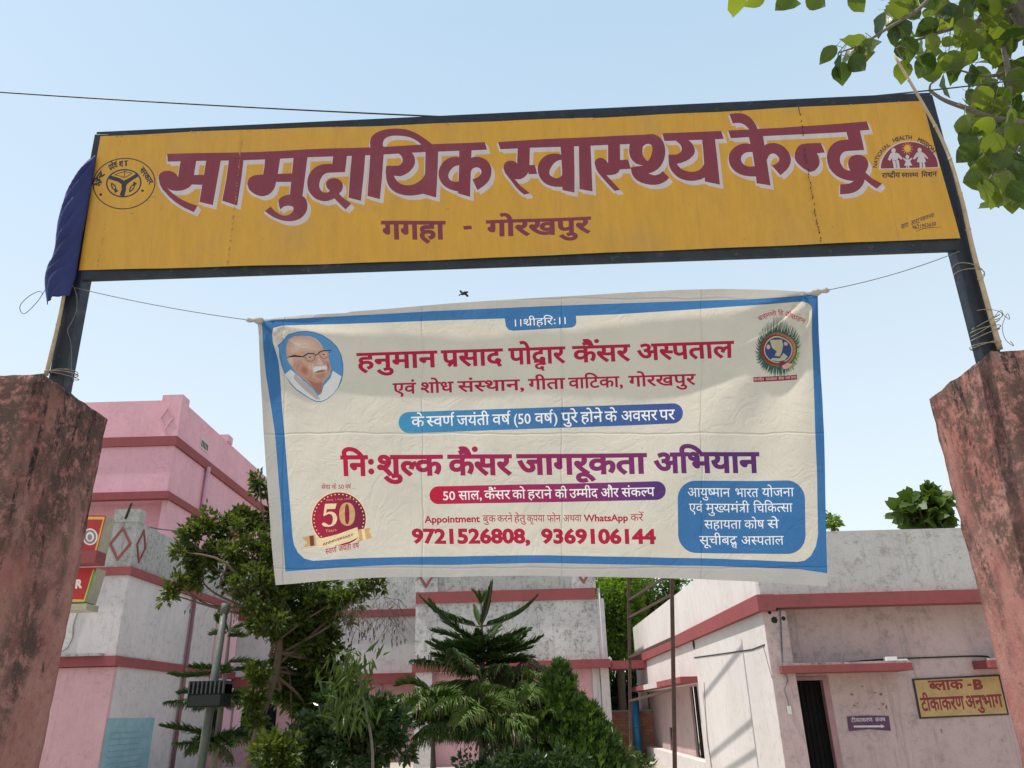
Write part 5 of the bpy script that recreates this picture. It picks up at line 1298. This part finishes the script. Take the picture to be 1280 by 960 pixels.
for c, rr, cs in tips:
    h = min(hub, key=lambda p: np.linalg.norm(p-c)); mid = (h+c)/2+rng.normal(size=3)*.17; h = h+np.array([random.gauss(0, .03), random.gauss(0, .03), random.gauss(0, .12)])+np.array([0, 0, -.05])
    q.tube(smoothp([h, mid, c], 4), [.022, .021, .019, .017, .015, .013, .011, .009, .006], 6)
    for e_ in cs[:8]: q2.tube([c, (c+e_)/2+rng.normal(size=3)*.02, e_+rng.normal(size=3)*.03], [.008, .005, .002], 4, cap=False)
q.build('limb', M_bark, tA, True)['kind'] = 'stuff'
for i in range(170):     # bare hanging twigs in the middle and at the right
    if i < 70: x, y = random.gauss(318, 26), random.uniform(700, 760)
    else: x, y = random.uniform(425, 500), random.uniform(745, 775)
    a = A3(x, y, random.uniform(-.5, .1)); L = random.uniform(.15, .42)
    e_ = a+np.array([random.gauss(0, .14), random.gauss(0, .1), -L]); m_ = (a+e_)/2+np.array([random.gauss(0, .06), 0, .05]); q2.tube([a, m_, e_], [.003, .0025, .0015], 4, cap=False)
    if random.random() < .7: q2.tube([e_, e_+np.array([0, 0, -.05])], [.011, .003], 4)
q2.build('twig', M_twig, tA, True)['kind'] = 'stuff'

# --- araucarias
def araucaria(px, Y, top_py, tiers, label, r0=.08):
    """tiers: (style, picture height, branches, length m, rise, tip, phase, material, branchlet length)"""
    top = onY(px, top_py, Y); t = thing('araucaria_tree', (top[0], Y, 0), label, 'tree', None)
    q = MB(); q.tube([(top[0], Y, 0), (top[0]+.02, Y, top[2]*.5), (top[0]+.01, Y, top[2]-.5), tuple(top)], [r0, r0*.75, .022, .012], 8); q.build('trunk', M_bark2, t, True)
    for (sty, py, n, L, rise, tipd, ph, lm, bl) in tiers:
        z = onY(px, py, Y)[2]; o = np.array([top[0], Y, z])
        for k in range(n):
            a = (ph[k] if isinstance(ph, (list, tuple)) else ph+2*math.pi*k/n+random.gauss(0, .13)); dr = np.array([math.cos(a), math.sin(a), 0])
            jit = .03 if sty in ('tuft', 'comb') else .09
            Lk = L*random.uniform(.9 if jit < .05 else .68, 1.1); rz = rise+random.gauss(0, jit); td = tipd+random.gauss(0, jit); side = random.gauss(0, .12); sd = np.array([-dr[1], dr[0], 0]); zj = random.gauss(0, .0 if jit < .05 else .06)
            path = [o+np.array([0, 0, zj])+dr*Lk*s_+sd*side*Lk*s_*s_+np.array([0, 0, rz*Lk*math.sin(s_*1.9)*.8+td*Lk*s_**3]) for s_ in np.linspace(0, 1, 12)]
            q = MB()
            if sty == 'tuft':
                q.tube(path, [.010, .014, .018, .021, .023, .024, .024, .023, .021, .018, .012, .003], 5)
                for j in range(26):
                    p = path[min(11, 1+j*10//26)]; v = _n(_n(path[11]-path[0])*1.2+rng.normal(size=3)*.6); q.tube([p, p+v*.045], [.006, .002], 3, cap=False)
                q.build('branch', [lm], t); continue
            q.tube(path, [.017*(1-.7*i/11) for i in range(12)], 4, 1)
            nb_ = {'comb': 34, 'bough': int(30*Lk)+12, 'droop': int(34*Lk)+14}[sty]
            rows = {'comb': (-1, 1), 'bough': (-1, 1, -.45, .45), 'droop': (-1, 1, -.6, .6)}[sty]
            for j in range(nb_):
                s_ = .08+.92*(j+.5)/nb_; i = min(10, int(s_*11)); f = s_*11-i; p = path[i]*(1-f)+path[i+1]*f; tg = _n(path[i+1]-path[i])
                env = (.35+.65*math.sin(math.pi*min(1, s_*.97+.06))**.8)
                for sg in rows:
                    b_ = bl*env*random.uniform(.75, 1.2)
                    if sty == 'comb': v = _n(sd*sg*.5+tg*random.uniform(.35, .6)+np.array([0, 0, .85])); q.tube([p, p+v*b_*.55, p+_n(v+tg*.5)*b_], [.013, .012, .003], 3, 0, cap=False)
                    elif sty == 'bough':
                        b_ *= random.uniform(.7, 1.1); v = _n(sd*sg*random.uniform(.6, 1.0)+tg*random.uniform(.45, 1.0)+np.array([0, 0, .5*(1.25-abs(sg))+random.gauss(.08, .2)])); e1 = p+v*b_*.5; q.tube([p, e1, e1+_n(v+tg*.5+np.array([0, 0, .12]))*b_*.5], [.012, .012, .003], 3, 0, cap=False)
                    else:
                        if random.random() < .12: continue
                        lf = random.uniform(-.25, .3); v = _n(sd*sg*random.uniform(.6, 1.1)+tg*random.uniform(.1, .9)+np.array([0, 0, .30+lf])); b_ *= random.uniform(.6, 1.15)
                        e1 = p+v*b_*.35; e2 = e1+_n(v+np.array([0, 0, -.9]))*b_*.35; e3 = e2+_n(v*.35+np.array([random.gauss(0, .15), 0, -1.1]))*b_*.4
                        dead = 2 if (random.random() < .14 and lf < .05) else 0
                        q.tube([p, e1, e2, e3], [.0085, .008, .0075, .002], 3, dead, cap=False)
            q.build('branch', [lm, M_bark2, L_ND], t)
    return t
PI = math.pi
araucaria(601, 14.0, 741, [('tuft', 755, 6, .17, 1.5, .2, .3, L_N, 0), ('comb', 783, 4, 1.02, .10, .40, (.12, PI-.12, 1.7, 4.9), L_N, .19),
    ('bough', 807, 7, 1.0, .18, .24, .25, L_N, .20), ('bough', 817, 8, 1.12, .10, .20, .55, L_N, .22), ('bough', 823, 8, .9, .16, .06, .1, L_N, .22), ('bough', 832, 8, .95, .08, .06, .35, L_N, .22),
    ('droop', 848, 6, 1.6, .12, .02, .05, L_N, .34), ('droop', 862, 6, 1.6, .10, .0, .4, L_NL, .36), ('droop', 885, 7, 1.6, .06, -.04, .15, L_NL, .36), ('droop', 915, 7, 1.6, .04, -.05, .3, L_N, .36)], 'tallest araucaria tree with upswept branch tiers, in front of the whitewashed building')
araucaria(541, 11.5, 870, [('bough', 876, 6, .5, .30, -.15, .2, L_NL, .20), ('droop', 884, 7, .72, .20, -.18, .2, L_NL, .30), ('droop', 900, 7, .8, .05, -.15, .5, L_N, .30)], 'small drooping araucaria tree left of the tallest one', .055)
araucaria(600, 11.0, 886, [('bough', 893, 6, .45, .32, -.15, .0, L_NL, .20), ('droop', 899, 8, .72, .22, -.18, .0, L_NL, .30), ('droop', 915, 7, .8, .08, -.12, .3, L_N, .30)], 'small drooping araucaria tree below the tallest one', .055)
araucaria(668, 12.6, 868, [('droop', 874, 7, .85, .22, -.06, .1, L_NL, .34), ('droop', 893, 8, .95, .12, -.05, .4, L_NL, .34), ('droop', 915, 8, .95, .1, -.05, .2, L_N, .34), ('droop', 938, 8, .9, .1, -.05, .2, L_N, .34)], 'drooping araucaria tree in front of the narrow thuja', .055)
araucaria(292, 17.0, 740, [('bough', 790, 5, .8, .1, .05, .5, L_N, .2), ('bough', 838, 6, 1.2, .05, .06, .1, L_N, .22), ('bough', 872, 6, 1.15, .02, -.05, .35, L_N, .24), ('droop', 880, 6, 1.1, .05, -.1, .0, L_N, .3), ('bough', 922, 6, 1.2, .0, -.08, .2, L_N, .25), ('droop', 930, 6, 1.1, .0, -.1, .5, L_N, .3)], 'dark araucaria tree behind the lamp pole and the bushy tree')
# brown dead branch on the tall tree
dt = bpy.data.objects['araucaria_tree']; o0 = onY(640, 835, 13.7)
q = MB()
for j in range(46):
    s = j/45.; p = onY(642+s*32, 838-16*math.sin(s*2.6), 13.7); e1 = p+np.array([random.gauss(-.05, .05), random.gauss(0, .06), -.16]); e2 = e1+np.array([random.gauss(-.06, .04), 0, -random.uniform(.1, .34)])
    q.tube([p, e1, e2], [.010, .008, .003], 3, cap=False)
q.tube([onY(606, 846, 13.9), onY(642, 836, 13.7), onY(660, 822, 13.7), onY(675, 828, 13.7)], [.015, .013, .01, .005], 4)
q.build('dead_branch', L_ND, dt)

# --- thujas and dark bushes
def thuja(px, Y, top_py, rad, label, n=5200, m=L_T):
    top = onY(px, top_py, Y); t = thing('thuja_bush', (top[0], Y, 0), label, 'bush'); h = top[2]
    q = MB(); q.tube([(top[0], Y, 0), (top[0], Y, h*.85)], [.06, .02], 6); q.build('stem', M_bark, t, True)
    u = rng.random(n)**.62; th = rng.random(n)*2*PI; z = h*(1-u)
    lump = 1+.22*np.sin(th*4+z*7)*np.sin(z*9+th)+.20*np.sin(th*11-z*15)+.1*np.sin(z*31+th*5)
    r = rad*(np.minimum(u*1.35, 1)**.8)*lump*rng.uniform(.55, 1.08, n)
    P = np.stack([top[0]+r*np.cos(th), Y+r*np.sin(th), z], 1); D = np.stack([np.cos(th)*.55, np.sin(th)*.55, np.full(n, 1.0)], 1)+rng.normal(size=(n, 3))*.25
    scatter('foliage', P, D, .14, 'spray', m, t, .0, .5); return t
thuja(699, 12.2, 828, .66, 'bright green pointed thuja bush right of the tallest araucaria', 6500)
thuja(736, 11.9, 880, .60, 'lower rounded thuja bush nearest the gap by the brick wall', 6000)
thuja(655, 13.5, 842, .5, 'narrow thuja bush just behind the tall araucaria trunk', 4200)
def bush(px, py, Y, r, n, leaf, m, label, size, sq=(1, 1, 1), name='leafy_bush', nsub=40, subr=.16, stem=True):
    c = onY(px, py, Y); t = thing(name, (c[0], Y, 0), label, 'bush')
    P, D, cs = clumpy(c, r, n, nsub, subr, sq); scatter('foliage', P, D, size, leaf, m, t, .5)
    q = MB()
    for e_ in cs[::2]: q.tube([(c[0], Y, 0), ((c[0]+e_[0])/2, (Y+e_[1])/2, max(.1, e_[2]*.6)), tuple(e_)], [.018, .012, .004], 5, cap=False)
    q.build('stem', M_bark, t, True)['kind'] = 'stuff'; return t
bush(455, 915, 9.5, .55, 5200, 'oval', L_B, 'dense dark glossy bush low in front of the set-back wing', .085, (1.25, .8, .9), nsub=60)
bush(392, 935, 9.8, .42, 2600, 'oval', L_B, 'dark glossy bush at the foot of the bushy tree', .08, (1, .8, .9))
bush(400, 868, 10.6, .42, 1900, 'lance', L_M, 'feathery long-leaved shrub right of the leaning trunk', .17, (1.3, .8, .8), nsub=26, subr=.14)
bush(345, 945, 9.2, .3, 1500, 'oval', L_A, 'yellow-green low bush beside the leaning trunk', .08)
bush(765, 950, 12.0, .28, 1200, 'lance', L_M, 'small pale leafy bush in the gap beside the brick wall', .09, (1, 1, 1.2))
bush(800, 965, 12.5, .25, 800, 'lance', L_M, 'small leafy bush at the foot of the rusty pole frame', .09)
bush(610, 975, 10.5, .4, 1200, 'oval', L_B, 'low dark bush under the small drooping araucaria', .08, (1.5, 1, .8))
bush(690, 975, 10.8, .5, 2500, 'oval', L_B, 'broad dark bush under the drooping araucaria', .08, (1.3, 1, .9))
# mango-like sapling with long hanging leaves
tM = thing('sapling', (onY(462, 960, 9.0)[0], 9.0, 0), 'thin sapling with long hanging leaves right of the bushy tree', 'tree')
q = MB(); a = onY(466, 960, 9.); q.tube(smoothp([(a[0], 9., 0), a, onY(460, 900, 9.), onY(447, 850, 9.), onY(438, 826, 9.)]), [.022]*8+[.015]*9 if False else [.02-.0006*i for i in range(21)], 6); q.build('trunk', M_bark2, tM, True)
P = []; D = []
for i in range(360):
    x = random.gauss(437, 15); y = random.uniform(815, 905); P.append(onY(x, y, 9+random.gauss(0, .15))); D.append((random.gauss(0, .5), random.gauss(0, .4), -1.1 if random.random() < .75 else .3))
scatter('foliage', P, D, .15, 'lance', L_M, tM, .3, .4)

# --- trees behind the buildings
def back_tree(px, py, Y, r, label, m, n, size, kind='oval', sq=(1, 1, 1), nsub=60, subr=.5, name='leafy_tree', trunk=True):
    c = onY(px, py, Y); t = thing(name, (c[0], Y, 0), label, 'tree')
    P, D, cs = clumpy(c, r, n, nsub, subr, sq); scatter('crown', P, D, size, kind, m, t, .55)
    q = MB(); q.tube([(c[0], Y, 0), (c[0]+.1, Y, c[2]*.6), tuple(c)], [.22, .16, .06], 8); q.build('trunk', M_bark, t, True)
    q = MB()
    for e_ in cs[::3]: q.tube([(c[0], Y, c[2]*.55), tuple((c+e_)/2+np.array([0, 0, -.1*r])), tuple(e_)], [.05, .03, .01], 5, cap=False)
    q.build('limb', M_bark, t, True)['kind'] = 'stuff'; return t
back_tree(768, 765, 36, 2.2, 'light green feathery tree in the gap right of the whitewashed building', L_F, 9000, .28, 'spray', (1, 1, 1.5), 90, .55)
back_tree(800, 730, 39, 2.6, 'green tree beyond the sunlit parapet of the annexe', L_F, 7000, .28, 'spray', (1.2, 1, 1.1), 80, .6)
back_tree(775, 880, 37, 1.9, 'dark tree low in the gap behind the link canopy', L_D, 6000, .25, 'oval', (1.1, 1, 1.1), 60, .5)
back_tree(825, 790, 40, 3.0, 'dark leafy tree behind the far end of the annexe', L_D, 7000, .28, 'oval', (1.3, 1, 1.2), 80, .6)
back_tree(1157, 640, 22, .95, 'broad-leaved tree rising above the annexe parapet beside the right pillar', L_G2, 520, .36, 'broad', (1.2, .8, .85), 40, .22)
back_tree(1040, 652, 30, .42, 'small tree top peeping over the annexe parapet next to the banner edge', L_F, 260, .2, 'oval', (.8, .8, 1), 14, .2)

# --- big-leaved tree at the top right, its leaves picked out one by one
TG = thing('big_leaved_tree', (5.3, 5.2, 0), 'large-leaved tree overhanging the top right corner above the signboard', 'tree')
q = MB(); q.tube(smoothp([(5.3, 5.2, 0), (5.25, 5.1, 2.5), (4.9, 4.9, 4.6), (4.3, 4.6, 6.2), (3.9, 4.4, 7.4)]), [.16-.005*i for i in range(21)], 10); q.build('trunk', M_bark2, TG, True)
def leaf_mesh():
    out = [(0,0),(.10,-.22),(.26,-.37),(.45,-.42),(.64,-.36),(.82,-.20),(1.02,0),(.82,.20),(.64,.36),(.45,.42),(.26,.37),(.10,.22)]
    mid = [(.26, 0), (.45, 0), (.64, 0), (.82, 0)]
    v = [(x, y, .16*abs(y)-.22*max(0, x-.3)**2+.045*math.sin(x*11+y*9)) for x, y in out]+[(x, 0, -.02-.16*max(0, x-.35)**2) for x, y in mid]
    f = [(0,1,12,11),(1,2,12),(2,3,13,12),(3,4,14,13),(4,5,15,14),(5,6,15),(6,7,15),(7,8,14,15),(8,9,13,14),(9,10,12,13),(10,11,12)]
    # petiole
    n = len(v); v += [(-.3, -.012, .05), (-.3, .012, .05), (0, .012, 0), (0, -.012, 0)]; f.append((n, n+3, n+2, n+1))
    me = bpy.data.meshes.new('leaf'); me.from_pydata(v, [], f); me.materials.append(L_G)
    me.polygons.foreach_set('use_smooth', [True]*len(f)); me.update(); return me
def big_leaf_mat():
    m, t, out = newmat('big_leaf_blade'); b = NB(t); oi = b.n('ShaderNodeObjectInfo')
    col = b.mix(b.math('POWER', oi.outputs['Random'], 1.5), (.025, .055, .011), (.115, .155, .02))
    sp = b.n('ShaderNodeSeparateXYZ'); b.l(b.coord(), sp.inputs[0])
    vein = b.math('PINGPONG', b.math('ADD', sp.outputs[0], b.math('MULTIPLY', b.math('ABSOLUTE', sp.outputs[1]), -.8)), .075)
    vf = b.math('MAXIMUM', b.ramp(vein, 0, .012, .5, 0), b.ramp(b.math('ABSOLUTE', sp.outputs[1]), .004, .014, .7, 0))
    col = b.mix(b.math('MULTIPLY', vf, .45), col, (.13, .17, .05))
    col = b.mix(b.ramp(b.noise(b.coord(), 6, 4), .6, .75, 0, .3), col, (.15, .13, .04))
    p = b.n('ShaderNodeBsdfPrincipled'); b.l(col, p.inputs['Base Color']); p.inputs['Roughness'].default_value = .38
    b.l(b.bump(vf, .3, .02), p.inputs['Normal'])
    tr = b.n('ShaderNodeBsdfTranslucent'); b.l(b.mix(1.0, col, (1.9, 1.75, .55), 'MULTIPLY'), tr.inputs[0])
    mx = b.n('ShaderNodeMixShader'); mx.inputs[0].default_value = .52; b.l(p.outputs[0], mx.inputs[1]); b.l(tr.outputs[0], mx.inputs[2]); b.l(mx.outputs[0], out.inputs[0]); return m
LM = leaf_mesh(); LM.materials[0] = big_leaf_mat()
def bigleaf(px, py, Y, ang, size, tilt=None):
    """ang: picture direction of the tip in degrees (0 right, 90 up)"""
    c = onY(px, py, Y); r = _n(ray(px, py)); right = _n(np.cross(r, [0, 0, 1.])); up = np.cross(right, r)
    d = right*math.cos(R(ang))+up*math.sin(R(ang))+r*random.gauss(0, .25); d = _n(d)
    nrm = -r*.9+np.array([0, 0, -.15])+rng.normal(size=3)*.62; s = _n(np.cross(nrm, d)); n_ = np.cross(d, s); s = s*random.uniform(.8, 1.12)
    o = bpy.data.objects.new('leaf', LM); COL.objects.link(o); o.parent = TG
    M = Matrix(((d[0], s[0], n_[0]), (d[1], s[1], n_[1]), (d[2], s[2], n_[2]))).to_4x4()
    M.translation = Vector(c-d*size*.5)-TG.location; o.matrix_local = M @ Matrix.Scale(size, 4); return c-d*size*.5
tw = MB(); placed = []
hand = [(920,6,260,4.0),(944,0,200,4.0),(980,2,200,4.0),(985,3,330,4.0),(1020,2,330,4.0),(1072,3,300,4.0),
 (1035,68,205,4.1),(1049,84,250,4.1),(1052,92,275,4.1),(1066,50,170,4.1),(1062,68,200,4.1),(1078,68,330,4.1),(1072,80,300,4.1),(1086,58,20,4.1),
 (1100,32,240,4.2),(1110,22,200,4.2),(1122,12,150,4.2),(1118,45,250,4.2),(1128,38,270,4.2),(1134,62,260,4.2),(1128,90,250,4.2),(1134,75,280,4.2),(1152,80,300,4.2),(1165,55,240,4.2),(1158,35,200,4.2),(1140,15,120,4.2),(1125,3,150,4.2),
 (1181,108,250,4.3),(1192,92,220,4.3),(1190,78,200,4.3),(1215,95,280,4.3),(1228,122,255,4.2),(1220,50,240,4.3),(1200,25,220,4.3),(1185,15,150,4.3),
 (1204,158,240,4.1),(1212,172,230,4.1),(1228,160,200,4.1),(1208,192,200,4.1),(1240,182,260,4.1),(1248,135,230,4.2),(1255,120,280,4.2),(1222,218,235,4.1),(1232,240,285,4.0),(1218,225,280,4.0),(1238,205,260,4.1),(1254,225,250,4.1),(1265,215,280,4.1),(1268,170,250,4.1),(1272,240,270,4.1),(1252,200,230,4.1),(1240,10,200,4.3),(1262,60,250,4.3),(1275,100,260,4.3),(1225,195,210,4.1),(1262,150,240,4.1)]
for x, y, a, Y in hand: placed.append(bigleaf(x, y, Y+random.uniform(-.05, .1), a+random.gauss(0, 12), random.uniform(.155, .19)))
def region(x, y):
    if y < 105: return x > 1118+ (y*.35 if y > 30 else 0)-(10 if y < 20 else 0) and not (1160 < x < 1200 and 95 < y)
    if y < 262: return x > 1212-(y < 190)*4+max(0, (y-190))*.25
    return False
k = 0
while k < 240:
    x, y = random.uniform(1105, 1345), random.uniform(-70, 255)
    if x > 1310 and y > 150: continue
    if not region(x, max(y, 2)): continue
    if random.random() < (.5 if x < 1205 and y > 0 else (.65 if y < -20 or x > 1300 else 0)): continue
    placed.append(bigleaf(x, y, random.uniform(4.25, 5.3), random.gauss(255, 46), random.uniform(.12, .225))); k += 1
# branches and twigs
def br(pts, r0, r1, n=6):
    P = smoothp([onY(*p) for p in pts], 5); tw2 = MB(); tw2.tube(P, [r0+(r1-r0)*i/(len(P)-1) for i in range(len(P))], n); tw2.build('branch', M_bark2, TG, True); return P
BR = []
BR += br([(1162,113,4.2),(1180,125,4.22),(1210,136,4.25),(1245,148,4.3),(1300,150,4.5),(1360,120,4.8)], .011, .03)
BR += br([(1162,113,4.2),(1163,106,4.2),(1168,102,4.2),(1172,99,4.22)], .008, .004)
BR += br([(1048,66,4.1),(1078,55,4.1),(1110,35,4.15),(1150,10,4.2),(1200,-40,4.4),(1280,-60,4.7)], .004, .022)
BR += br([(1120,60,4.25),(1160,45,4.3),(1210,30,4.4),(1280,10,4.6),(1350,20,4.9)], .006, .028)
BR += br([(1255,60,4.4),(1262,110,4.35),(1258,160,4.3),(1250,200,4.15),(1236,225,4.1)], .022, .006)
BR += br([(910,-2,4.0),(970,-6,4.0),(1060,-14,4.05),(1150,-30,4.2),(1250,-60,4.6)], .004, .02)
BR += br([(1200,88,4.3),(1235,95,4.35),(1275,85,4.5),(1330,60,4.8)], .006, .02)
BR = np.array(BR)
for p in placed:
    j = np.argmin(((BR-p)**2).sum(1)); e_ = BR[j]; dd2 = np.linalg.norm(e_-p)
    if dd2 < 1.1: tw.tube([e_, (e_+p)/2+rng.normal(size=3)*.03, p], [.0045, .003, .002], 4, cap=False)
tw.build('twig', M_bark2, TG, True)['kind'] = 'stuff'
q = MB()
for (x, y, Y) in ((1350,120,4.8),(1280,-60,4.7),(1350,20,4.9),(1330,60,4.8),(1250,-60,4.6)):
    q.tube([tuple(onY(x, y, Y)), tuple((onY(x, y, Y)+np.array([4.7, 4.8, 5.6]))/2+np.array([0, 0, .1])), (4.75, 4.85, 5.1)], [.025, .04, .06], 6)
q.build('bough', M_bark2, TG, True)

# ------------------------------------------------------------------ repeats carry a shared group
GROUPS = {'gate_pillar': 'pillars of the gate', 'araucaria_tree': 'araucaria trees in the garden', 'thuja_bush': 'thuja bushes in the garden', 'leafy_bush': 'low bushes in the garden',
          'leafy_tree': 'leafy trees behind the buildings', 'bamboo_pole': 'bamboo poles tied to the signposts', 'overhead_cable': 'black overhead cables', 'tie_cord': 'cords holding the banner',
          'loose_wire': 'loose wires at the left signpost', 'twine_binding': 'twine bindings on the signposts'}
for o in list(scene.objects):
    if o.parent is None:
        g_ = GROUPS.get(o.name.split('.')[0])
        if g_: o['group'] = g_
